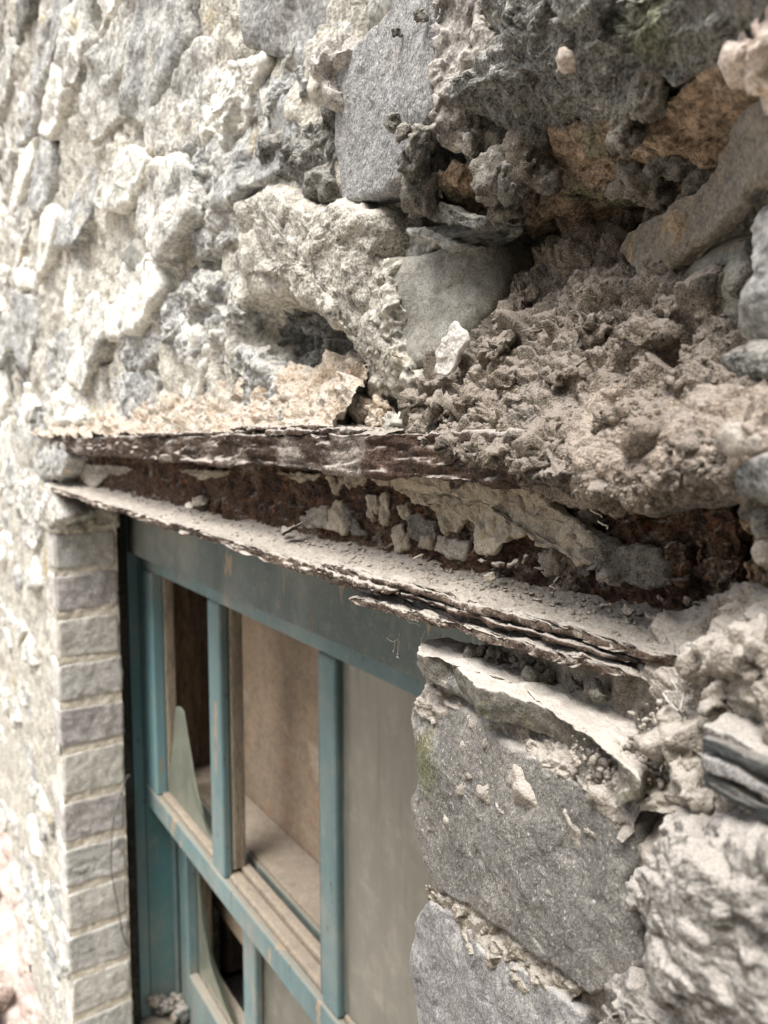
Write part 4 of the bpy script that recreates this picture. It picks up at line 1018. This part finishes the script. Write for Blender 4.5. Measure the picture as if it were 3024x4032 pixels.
skin([(1440, 1868), (1540, 1866), (1530, 1900), (1490, 1915), (1460, 1895)], .251); skin([(1560, 1990), (1600, 1985), (1620, 2040), (1590, 2060)], .2535)
skin([(1720, 2110), (1790, 2130), (1850, 2150), (1840, 2200), (1760, 2200), (1710, 2170)], .2515, 'dusty'); skin([(1180, 2040), (1270, 2030), (1290, 2080), (1200, 2080)], .2545, 'dusty')
# pale runs down the far end of the web
skin([(262, 1826), (330, 1828), (420, 1834), (500, 1838), (520, 1850), (470, 1868), (430, 1858), (400, 1895), (370, 1925), (330, 1900), (310, 1862), (280, 1880), (262, 1860)], .262, 'dusty', specs=[('fbm', 0.001, 0.02), ('facet', 0.003, 0.012)], warp=(0.002, 0.012))
skin([(700, 1850), (900, 1853), (890, 1870), (820, 1875), (790, 1890), (750, 1868)], .252); skin([(1080, 1860), (1250, 1866), (1240, 1890), (1180, 1900), (1140, 1880)], .252)
skin([(755, 1960), (790, 1955), (800, 1990), (750, 1995)], .252, 'dusty')
for (u, v) in [(2460, 2090)]:
    for dx, dy in ((0, 0), (30, 45)):
        tube('rootlet', [PY(2325 + dx, 2008 + dy, .243), PY(2345 + dx, 2020 + dy, .241), PY(2362 + dx, 2026 + dy, .241), PY(2370 + dx * .7, 2036 + dy, .243)], 0.00035, M['thread'], BEAM)

# ================================================================== stone jamb, near side of the window
JAMB = thing('stone_jamb', 'dark grey stone jamb with a dusty slab under the near end of the beam', 'jamb', W(0.22, 0.22, -0.5))
def jb(out, mat, Y=None, name='stone', **k):
    d = dict(depth=0.06, r=0.005, bulge=0.002, specs=MID, warp=(0.003, 0.03), cap=90000); d.update(k)
    return slab(name, out, M[mat], JAMB, Y=Y, **d)
# mortar backing
bed_grid(np.concatenate([[-0.5, -0.3, -0.1, 0.0], np.linspace(0.03, 0.292, 170)]), np.concatenate([np.linspace(-0.9, -0.32, 40), np.linspace(-0.317, -0.086, 160)]), lambda L, z: 0.1820 + 0.150 * L + 0.075 * sm(L, 0.280, 0.292) + 0.022 * sm(z, -0.140, -0.118) * sm(L, 0.13, 0.17), 'mortar_bed',
         [('facet', 0.006, 0.018), ('facet', 0.003, 0.007), ('bill', 0.0010, 0.003), ('fbm', 0.0016, 0.006)], JAMB, 15, M['dusty'])
JF = [('fbm', 0.0026, 0.04), ('facet', 0.0012, 0.018), ('fbm', 0.0006, 0.006), ('gran', 0.00035, 0.0022), ('gran', 0.00022, 0.0013), ('fine', 0.00016, 0.001)]
jb([(1612, 2850, .226), (1606, 2800, .228), (1640, 2755, .229), (1720, 2735, .227), (1850, 2800, .223), (1960, 2900, .218), (2120, 2990, .214), (2280, 3080, .210), (2410, 3180, .206), (2500, 3260, .204), (2500, 3400, .203), (2440, 3480, .202), (2500, 3650, .200), (2540, 3800, .198),
    (2440, 3900, .198), (2330, 3930, .200), (2230, 3830, .204), (2080, 3760, .208), (1960, 3650, .212), (1850, 3580, .216), (1720, 3510, .222), (1672, 3440, .225), (1655, 3350, .226), (1618, 3240, .228), (1606, 3140, .228), (1640, 3090, .226), (1632, 2960, .226)],
   'jamb', specs=JF, depth=0.09, r=0.003, bulge=0.002, warp=(0.002, 0.03), cap=150000, res=0.9, label='dark grey speckled jamb stone')
jb([(1625, 3640, .227), (1690, 3560, .224), (1770, 3580, .221), (1880, 3690, .216), (2010, 3790, .211), (2160, 3880, .206), (2290, 3990, .202), (2300, 4160, .200), (1900, 4180, .214), (1660, 4160, .226), (1618, 3950, .228), (1606, 3830, .229), (1622, 3740, .228)],
   'jamb_pale', specs=JF, depth=0.09, r=0.003, warp=(0.002, 0.03), cap=90000, res=0.9, label='pale lilac-grey jamb stone below the dark one')
JR = [('facet', 0.011, 0.050), ('facet', 0.0042, 0.017), ('facet', 0.0016, 0.006), ('fbm', 0.0010, 0.004)]
jb([(2500, 3270, .196), (2560, 3180, .196), (2640, 3130, .195), (2800, 3170, .188), (2960, 3260, .180), (3140, 3380, .170), (3140, 4200, .166), (2820, 4200, .180), (2720, 4020, .186), (2620, 3850, .190), (2530, 3680, .194), (2450, 3560, .197), (2440, 3470, .198), (2490, 3380, .197)],
   'jamb_rough', specs=JR, depth=0.08, r=0.010, bulge=0.008, cap=120000, label='rough dusty jamb stone close to the eye')
jb([(2330, 3960, .196), (2400, 3860, .195), (2470, 3830, .194), (2560, 3920, .191), (2680, 4060, .187), (2720, 4200, .186), (2300, 4200, .200)], 'jamb_rough', specs=JR, r=0.008, bulge=0.004)
# thin dusty slab under the beam: top face seen from above
topo = np.array([PZ(1645, 2565, -.1035), PZ(1700, 2585, -.1035), PZ(1790, 2600, -.1035), PZ(1840, 2650, -.1035), PZ(1880, 2705, -.1038), PZ(2010, 2725, -.1040), PZ(2150, 2772, -.1040), PZ(2300, 2830, -.1043), PZ(2420, 2900, -.1045), PZ(2460, 2960, -.1047),
                 PZ(2510, 3045, -.1050), PZ(2535, 3060, -.1050), PZ(2545, 2960, -.1048), PZ(2520, 2830, -.1045), PZ(2440, 2740, -.1043), PZ(2300, 2660, -.1040), PZ(2150, 2600, -.1038), PZ(1950, 2545, -.1036), PZ(1760, 2500, -.1035), PZ(1690, 2505, -.1035), PZ(1655, 2540, -.1035)])
topo[:, 1] -= 0.002
slab('slate_slab', topo, M['slab'], JAMB, depth=0.013, D=(0.0, 0.10, -1), r=0.0022, bulge=0.0006, specs=[('fbm', 0.0018, 0.02), ('step', 0.0004, 0.02), ('facet', 0.0008, 0.006), ('gran', 0.0003, 0.002)], warp=(0.002, 0.015), cap=80000, res=1.0, sm=1,
     label='thin slate slab thick with pale dust')
# lumpy dusty mortar around
DS = [('facet', 0.008, 0.012), ('facet', 0.004, 0.005), ('bill', 0.0008, 0.0025), ('fbm', 0.0010, 0.003)]
def jc(u, v, a, b, Y, mat='dusty', **k):
    f = np.linalg.norm(PY(u, v, Y) - EYE) / FPX
    lump('mortar_lump', PY(u, v, Y), np.array([a, max(a, b) * .8, b]) * f, M[mat], JAMB, specs=k.get('specs', DS), warp=(0.25, 1.1), rot=np.eye(3))
net2 = [[PY(2500, 2560, .232), PY(2640, 2420, .240), PY(2780, 2360, .238), PY(2920, 2330, .232), PY(3120, 2300, .220)],
        [PY(2560, 2700, .222), PY(2660, 2620, .222), PY(2790, 2540, .218), PY(2930, 2500, .210), PY(3120, 2480, .198)],
        [PY(2590, 2830, .214), PY(2670, 2780, .210), PY(2800, 2720, .204), PY(2940, 2680, .197), PY(3120, 2660, .188)],
        [PY(2590, 2960, .210), PY(2680, 2940, .206), PY(2790, 2880, .202), PY(2930, 2850, .195), PY(3120, 2830, .184)],
        [PY(2560, 3080, .207), PY(2680, 3080, .203), PY(2800, 3060, .200), PY(2950, 3060, .194), PY(3120, 3060, .186)],
        [PY(2520, 3180, .205), PY(2680, 3190, .201), PY(2800, 3200, .197), PY(2950, 3260, .192), PY(3120, 3330, .185)]]
patch('lumpy_mortar', net2, M['dusty'], JAMB, 190, 170, [('facet', 0.009, 0.028), ('crack', 0.003, 0.022), ('facet', 0.0032, 0.010), ('bill', 0.0009, 0.004), ('fbm', 0.0010, 0.003)], warp=(0.003, 0.02), seed=88)
for t in [(2650, 2880, 50, 90, .207), (2690, 2990, 50, 80, .204), (2850, 2560, 90, 90, .208), (2980, 2600, 90, 110, .200), (2820, 2770, 60, 50, .202), (2740, 3120, 60, 40, .199),
          (2480, 3080, 40, 36, .210), (2400, 3020, 40, 26, .213), (1740, 2700, 50, 30, .2285)]:
    jc(*t)
jb([(1665, 2590, .2255), (1740, 2600, .225), (1830, 2630, .224), (1880, 2720, .221), (1900, 2790, .220), (1800, 2740, .224), (1690, 2700, .228)], 'jamb', specs=SOFT, depth=0.04, r=0.004)
for t in [(1880, 2570, 40, 18, .238), (1960, 2590, 46, 20, .237), (2050, 2615, 40, 20, .236), (2350, 2730, 40, 16, .228), (2250, 2690, 40, 18, .231), (2130, 2650, 40, 18, .234)]:
    jc(*t, mat='crumb_grey')
sm1 = [[PY(*q) for q in ((1680, 2660, .236), (1850, 2720, .232), (2050, 2800, .228), (2250, 2880, .224), (2450, 2980, .217), (2540, 3060, .212))],
       [PY(*q) for q in ((1660, 2720, .2300), (1830, 2800, .2255), (2020, 2880, .2205), (2220, 2960, .2160), (2400, 3060, .2110), (2520, 3150, .2065))],
       [PY(*q) for q in ((1645, 2765, .2268), (1815, 2850, .2230), (2005, 2945, .2170), (2195, 3035, .2112), (2375, 3145, .2058), (2505, 3255, .2028))],
       [PY(*q) for q in ((1640, 2790, .2300), (1805, 2880, .2265), (1995, 2975, .2205), (2185, 3065, .2145), (2365, 3175, .2090), (2500, 3285, .2060))]]
patch('smeared_mortar', sm1, M['dusty'], JAMB, 80, 220, [('facet', 0.0050, 0.016), ('facet', 0.0022, 0.006), ('bill', 0.0010, 0.0035), ('fbm', 0.0016, 0.005)], warp=(0.003, 0.012), seed=93)
sm2 = [[PY(*q) for q in ((1690, 3480, .2275), (1850, 3550, .2200), (2010, 3660, .2150), (2160, 3770, .2100), (2310, 3880, .2050))],
       [PY(*q) for q in ((1680, 3520, .2275), (1830, 3595, .2212), (1975, 3700, .2150), (2125, 3805, .2098), (2285, 3915, .2044))],
       [PY(*q) for q in ((1682, 3560, .2275), (1800, 3630, .2222), (1940, 3735, .2150), (2090, 3840, .2098), (2255, 3960, .2044))],
       [PY(*q) for q in ((1690, 3600, .2275), (1780, 3660, .2230), (1905, 3770, .2165), (2055, 3880, .2110), (2225, 4010, .2060))]]
patch('smeared_mortar', sm2, M['jointm'], JAMB, 60, 180, [('facet', 0.0040, 0.014), ('facet', 0.0020, 0.005), ('bill', 0.0008, 0.003), ('fbm', 0.0014, 0.005)], warp=(0.003, 0.012), seed=94)
# beads of grit by the slab's tip
rg = np.random.default_rng(12)
bp, bs_ = [], []
for k in range(420):
    if k < 240: u, v, Y = rg.normal(2560, 45), rg.normal(2980, 90), rg.uniform(.204, .214)
    else: u, v, Y = rg.uniform(2250, 2560), 0, rg.uniform(.206, .212); v = 2960 + 0.55 * (u - 2250) + rg.normal() * 45
    bp.append(PY(u, v, Y)); bs_.append(0.0004 + 0.0016 * rg.random() ** 3)
crumbs('grit', bp, bs_, M['dusty'], JAMB, 91, sub=2)
# dark laminated slate at the border
for k, (dv, Y, mt) in enumerate([(0, .186, 'jamb_rough'), (45, .183, 'laminate'), (80, .187, 'laminate'), (120, .184, 'jamb_pale'), (150, .188, 'laminate'), (190, .185, 'laminate')]):
    pts = [(2760, 2850 + dv), (2850, 2880 + dv * 1.02), (3000, 2950 + dv * 1.1), (3140, 3010 + dv * 1.15), (3140, 3060 + dv * 1.15), (3000, 3000 + dv * 1.1), (2860, 2935 + dv * 1.02), (2765, 2900 + dv)]
    slab('slate_leaf', pts, M[mt], JAMB, Y=Y, depth=0.03, r=0.0012, bulge=0.0005, specs=[('fbm', 0.0015, 0.012, (3, 1, 1)), ('fine', 0.0004, 0.002)], warp=(0.002, 0.02), cap=20000)
# plug of mortar with loose threads under the beam's end
for j in range(9):
    p0 = PY(2690 + rg.normal() * 22, 2735 + rg.normal() * 22, .205)
    tube('rootlet', [p0, p0 + rg.normal(size=3) * 0.0012, p0 + rg.normal(size=3) * 0.002 + np.array([0, -.0006, .0006]), p0 + rg.normal(size=3) * 0.003], 0.00022, M['thread'], JAMB, sides=5, n=14)

# ================================================================== brick jamb, far side of the window
BJ = thing('brick_jamb', 'column of grey bricks with buff mortar joints at the far side of the window', 'jamb', W(1.40, 0.30, -1.1))
rb = np.random.default_rng(4)
Lb = 1.362
bm_ = ['brick', 'brick2', 'brick3', 'brick', 'brick2', 'brick3', 'brick2', 'brick', 'brick3', 'brick', 'brick3', 'brick', 'brick2']
jz = [-.150, -.222, -.296, -.373, -.450, -.531, -.618, -.700, -.782, -.863, -.942, -1.02, -1.10, -1.18]
for k in range(13):
    zt = jz[k] - 0.0085 + rb.uniform(0, .003); zb = jz[k + 1] + 0.0085 - rb.uniform(0, .003)
    y0 = 0.240 + rb.uniform(-.003, .003); y1 = 0.345 + rb.uniform(-.003, .003)
    O = np.array([W(Lb, y0, zb), W(Lb, y1, zb + rb.normal() * .002), W(Lb, y1, zt + rb.normal() * .002), W(Lb, y0, zt)])
    slab('brick', O, M[bm_[k]], BJ, depth=0.09, D=(-1, 0, 0), r=0.004, bulge=0.0, specs=[('fbm', 0.0016, 0.03), ('facet', 0.0008, 0.012)], warp=(0.002, 0.03), res=1.3, cap=9000, sm=1)
zz = np.linspace(-1.16, -0.10, 260); yy = np.linspace(0.242, 0.345, 30)
YY, ZZ = np.meshgrid(yy, zz, indexing='ij')
V = np.stack([np.full_like(YY, -(Lb + 0.0025)), YY, 1.6 + ZZ], -1).reshape(-1, 3)
V[:, 0] += relief(V, [('fbm', 0.002, 0.02), ('facet', 0.002, 0.01)], 3)
mesh_obj('mortar', V, grid_faces(30, 260), M['joint'], BJ, 'stuff')
slab('capping_mortar', np.array([W(Lb - .004, .238, -.152), W(Lb - .004, .350, -.152), W(Lb - .002, .350, -.095), W(Lb - .002, .238, -.095)]), M['lime'], BJ, depth=0.09, D=(-1, 0, 0), r=0.006, specs=FAR, warp=(0.006, 0.04), res=1.4, cap=12000)
bar('gap_strip', Lb + 0.05, 1.50, 0.340, 0.372, -1.2, -0.09, M['gap'], BJ, 0.002)  # dark strip painting in the shade of the gap between bricks and frame
# wire hanging down the bricks
o = tube('wire', [W(1.352, .352, -.60), PX(500, 3060, 1.351), PX(462, 3180, 1.350), PX(444, 3250, 1.349), PX(438, 3400, 1.349), PX(446, 3480, 1.349), PX(462, 3560, 1.350), PX(484, 3680, 1.352), PX(500, 3720, 1.354)], 0.0011, M['wire'], None, n=80)
o['label'] = 'thin dark wire hanging down the grey bricks'; o['category'] = 'wire'

# ================================================================== sash window
WIN = thing('sash_window', 'small teal sash window with broken panes and dusty rails', 'window', W(0.86, 0.42, -1.05))
T, TD, TG, WD = M['teal'], M['teal_deep'], M['teal_grey'], M['wood']
bar('outer_lining', 1.424, 1.49, 0.377, 0.397, -1.12, -0.085, M['teal_blue'], WIN, 0.002)
bar('outer_lining', 0.28, 0.335, 0.377, 0.397, -1.12, -0.085, T, WIN, 0.002)
bar('head_lining', 0.3355, 1.4235, 0.378, 0.398, -0.204, -0.085, TG, WIN, 0.002, jit=0.002)
bar('head', 0.30, 1.48, 0.399, 0.52, -0.190, -0.088, TG, WIN, 0.002)
bar('pulley_stile', 1.4225, 1.44, 0.3975, 0.4517, -1.12, -0.195, TD, WIN, 0.001)
bar('inner_pulley_stile', 1.4225, 1.44, 0.4519, 0.511, -1.12, -0.195, M['wood_dark'], WIN, 0.001)
bar('pulley_stile', 0.315, 0.335, 0.3975, 0.52, -1.12, -0.195, TD, WIN, 0.001)
bar('parting_bead', 1.411, 1.4220, 0.4435, 0.4515, -1.115, -0.195, T, WIN, 0.0015)
bar('sill', 0.28, 1.49, 0.365, 0.53, -1.17, -1.122, TG, WIN, 0.004)
bar('inner_lining', 1.43, 1.48, 0.512, 0.53, -1.12, -0.10, M['wood_dark'], WIN, 0.002)
US = bar('upper_sash', 0.339, 1.4185, 0.402, 0.438, -0.234, -0.2055, T, WIN, 0.003)
bar('stile', 1.356, 1.4185, 0.400, 0.421, -0.648, -0.2345, M['teal_blue'], US, 0.003)
bar('stile', 1.352, 1.4175, 0.4212, 0.440, -0.640, -0.2345, WD, US, 0.003, jit=0.002)
bar('stile', 0.339, 0.39, 0.400, 0.440, -0.648, -0.2345, T, US, 0.003)
for (a, b, wood) in [(1.035, 1.083, True), (0.700, 0.738, False)]:
    bar('glazing_bar', a, b, 0.4005, 0.4155, -0.649, -0.2342, T, US, 0.004, jit=0.0015)
    bar('bar_core', a - 0.001, b - 0.006, 0.4157, 0.4365, -0.640, -0.2344, WD if wood else T, US, 0.003, jit=0.0015)
    if not wood:
        bar('putty', b + 0.0003, b + 0.008, 0.4035, 0.414, -0.646, -0.2344, TG, US, 0.003, jit=0.002)
bar('meeting_rail', 0.339, 1.4195, 0.3985, 0.410, -0.687, -0.649, M['teal'], US, 0.003, jit=0.0012)
bar('meeting_rail_back', 0.340, 1.4185, 0.4102, 0.430, -0.686, -0.6455, M['ledge'], US, 0.004, jit=0.002)
bar('rail_lip', 0.340, 1.055, 0.4302, 0.4445, -0.686, -0.6385, M['ledge'], US, 0.003, jit=0.002)
def pane(name, L0, L1, z0, z1, Y, mat, parent, t=0.003):
    return bar(name, L0, L1, Y, Y + t, z0, z1, mat, parent, 0.0005, 1)
pane('glass_pane', 0.390, 0.702, -0.640, -0.235, 0.4105, M['glass'], US)
slab('glass_shard', np.array([W(1.375, .4215, -.648), W(1.345, .4215, -.59), W(1.322, .4215, -.53), W(1.306, .4215, -.470), W(1.285, .4215, -.462), W(1.262, .4215, -.463), W(1.235, .4215, -.52), W(1.205, .4215, -.58), W(1.165, .4215, -.63), W(1.13, .4215, -.648)]), M['shard'], US,
     depth=0.003, r=0.0006, bulge=0.0, warp=None, sm=0, cap=6000, label='pointed shard of dusty glass')
LS = bar('lower_sash', 0.339, 1.410, 0.4525, 0.505, -0.680, -0.640, TG, WIN, 0.003, jit=0.002)
bar('rail_dust', 0.342, 1.408, 0.4585, 0.528, -0.6396, -0.636, M['ledge'], LS, 0.001, jit=0.0015)
bar('stile', 1.362, 1.410, 0.4523, 0.474, -1.118, -0.6805, T, LS, 0.003)
bar('stile', 1.356, 1.409, 0.4742, 0.500, -1.118, -0.6805, WD, LS, 0.003, jit=0.002)
bar('stile', 0.339, 0.39, 0.4525, 0.500, -1.118, -0.6805, T, LS, 0.003)
for (a, b) in [(1.047, 1.095), (0.705, 0.745)]:
    bar('glazing_bar', a, b, 0.4523, 0.468, -1.03, -0.6805, T, LS, 0.004, jit=0.0015)
    bar('bar_core', a, b - 0.006, 0.4682, 0.492, -1.03, -0.6805, WD, LS, 0.003)
bar('bottom_rail', 0.340, 1.3615, 0.4523, 0.470, -1.118, -1.020, T, LS, 0.003)
bar('bottom_rail_back', 0.340, 1.3555, 0.4702, 0.500, -1.118, -1.015, WD, LS, 0.003, jit=0.002)
slab('glass_shard', np.array([W(1.36, .4715, -.76), W(1.35, .4715, -.84), W(1.33, .4715, -.91), W(1.29, .4715, -.97), W(1.22, .4715, -1.01), W(1.12, .4715, -1.03), W(1.36, .4715, -1.03)]), M['shard'], LS, depth=0.003, r=0.0006, bulge=0.0, warp=None, sm=0, cap=6000,
     label='curved edge of broken glass')
pane('glass_pane', 0.745, 1.047, -1.02, -0.680, 0.4705, M['glass'], LS)
pane('glass_pane', 0.39, 0.705, -1.02, -0.680, 0.4705, M['glass'], LS)
# board behind the window, dark post and inner reveal
o = bar('backing_board', 0.30, 1.475, 0.5315, 0.545, -0.95, -0.09, M['board'], None, 0.001, 1, jit=0.004)
o['label'] = 'stained tan board fixed behind the window'; o['category'] = 'board'
o = bar('timber_post', 1.482, 1.80, 0.575, 0.66, -1.15, -0.06, M['wood_dark'], None, 0.008, 2, jit=0.01)
o['label'] = 'dark cracked timber post inside the window'; o['category'] = 'post'
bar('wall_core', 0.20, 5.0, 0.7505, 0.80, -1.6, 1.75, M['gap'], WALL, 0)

# ================================================================== loose things
# cobweb scraps hanging under the beam
WEBT = thing('cobweb', 'scraps of cobweb dangling below the beam in front of the teal head', 'cobweb', PY(1580, 2560, .24))
for pts in [[(1522, 2512), (1535, 2522), (1550, 2526), (1565, 2515)], [(1643, 2483), (1648, 2505), (1660, 2515), (1668, 2500), (1673, 2484)], [(1660, 2515), (1658, 2530), (1655, 2545)], [(1565, 2515), (1568, 2545), (1566, 2580)], [(1555, 2524), (1553, 2550), (1550, 2565)],
            [(1610, 2440), (1622, 2452), (1640, 2455), (1655, 2466)], [(1600, 2425), (1605, 2445), (1618, 2455)], [(1575, 2490), (1570, 2515), (1574, 2540)]]:
    tube('strand', [PY(a, b, .2335) for a, b in pts], 0.00016, M['thread'], WEBT, sides=5, n=20)
for (a, b, r) in [(1548, 2565, 5), (1566, 2588, 7), (1565, 2575, 5)]:
    lump('caught_speck', PY(a, b, .2335), np.array([.5, .5, 1]) * r * 0.00013, M['thread'], WEBT, sub=2)
# brick rubble heaped at the foot of the wall
rg = np.random.default_rng(77)
for k in range(34):
    L = rg.uniform(1.75, 2.7); Yc = rg.uniform(0.10, 0.225)
    hz = 0.56 - 0.55 * abs(L - 2.25) - 0.9 * (0.24 - Yc)
    s = rg.uniform(0.022, 0.042)
    z = max(0.05, hz * (0.75 + 0.35 * rg.random()))
    pos = np.array([-L, Yc - s * 0.5, z])
    o = lump('brick_chunk', pos, np.array([1.2, 0.85, 0.7]) * s, M['pinkbrick'], None, specs=[('facet', 0.02, 0.06), ('facet', 0.006, 0.02)], sub=4, warp=(0.15, 1.3))
    o['label'] = 'broken lump of pale pink brick in the heap by the wall foot'; o['category'] = 'brick'; o['group'] = 'pink brick rubble heap'
heapP = [[np.array([-L, y, z]) for (y, z) in ((0.255, 0.60 - 0.55 * abs(L - 2.25)), (0.20, 0.50 - 0.55 * abs(L - 2.25)), (0.05, 0.28 - 0.25 * abs(L - 2.25)), (-0.2, 0.08), (-0.5, -0.03))] for L in (1.5, 1.75, 2.0, 2.25, 2.5, 2.75, 3.0, 3.2)]
o = patch('rubble', heapP, M['pinkbrick'], None, 140, 90, [('facet', 0.025, 0.05), ('facet', 0.012, 0.02), ('fbm', 0.004, 0.02)], kind='stuff', toward=(0, -.5, 1))
o['label'] = 'heap of fine pinkish brick rubble under the wall'; o['category'] = 'rubble'
# stone chips lying on the sill corner
for k in range(16):
    L = rg.uniform(1.36, 1.418); Yc = rg.uniform(0.400, 0.448); s = rg.uniform(0.006, 0.014)
    o = lump('stone_chip', W(L, Yc, -1.122 + s * 0.6 + 0.03 * rg.random()), np.array([1.2, 1, .8]) * s, M[['crumb_grey', 'rock_dark', 'crumb', 'rust_dusty'][k % 4]], None, specs=[('facet', 0.005, 0.012)], sub=3)
    o['label'] = 'small stone chip among the debris on the teal sill'; o['category'] = 'chip'; o['group'] = 'stone chips on the sill'
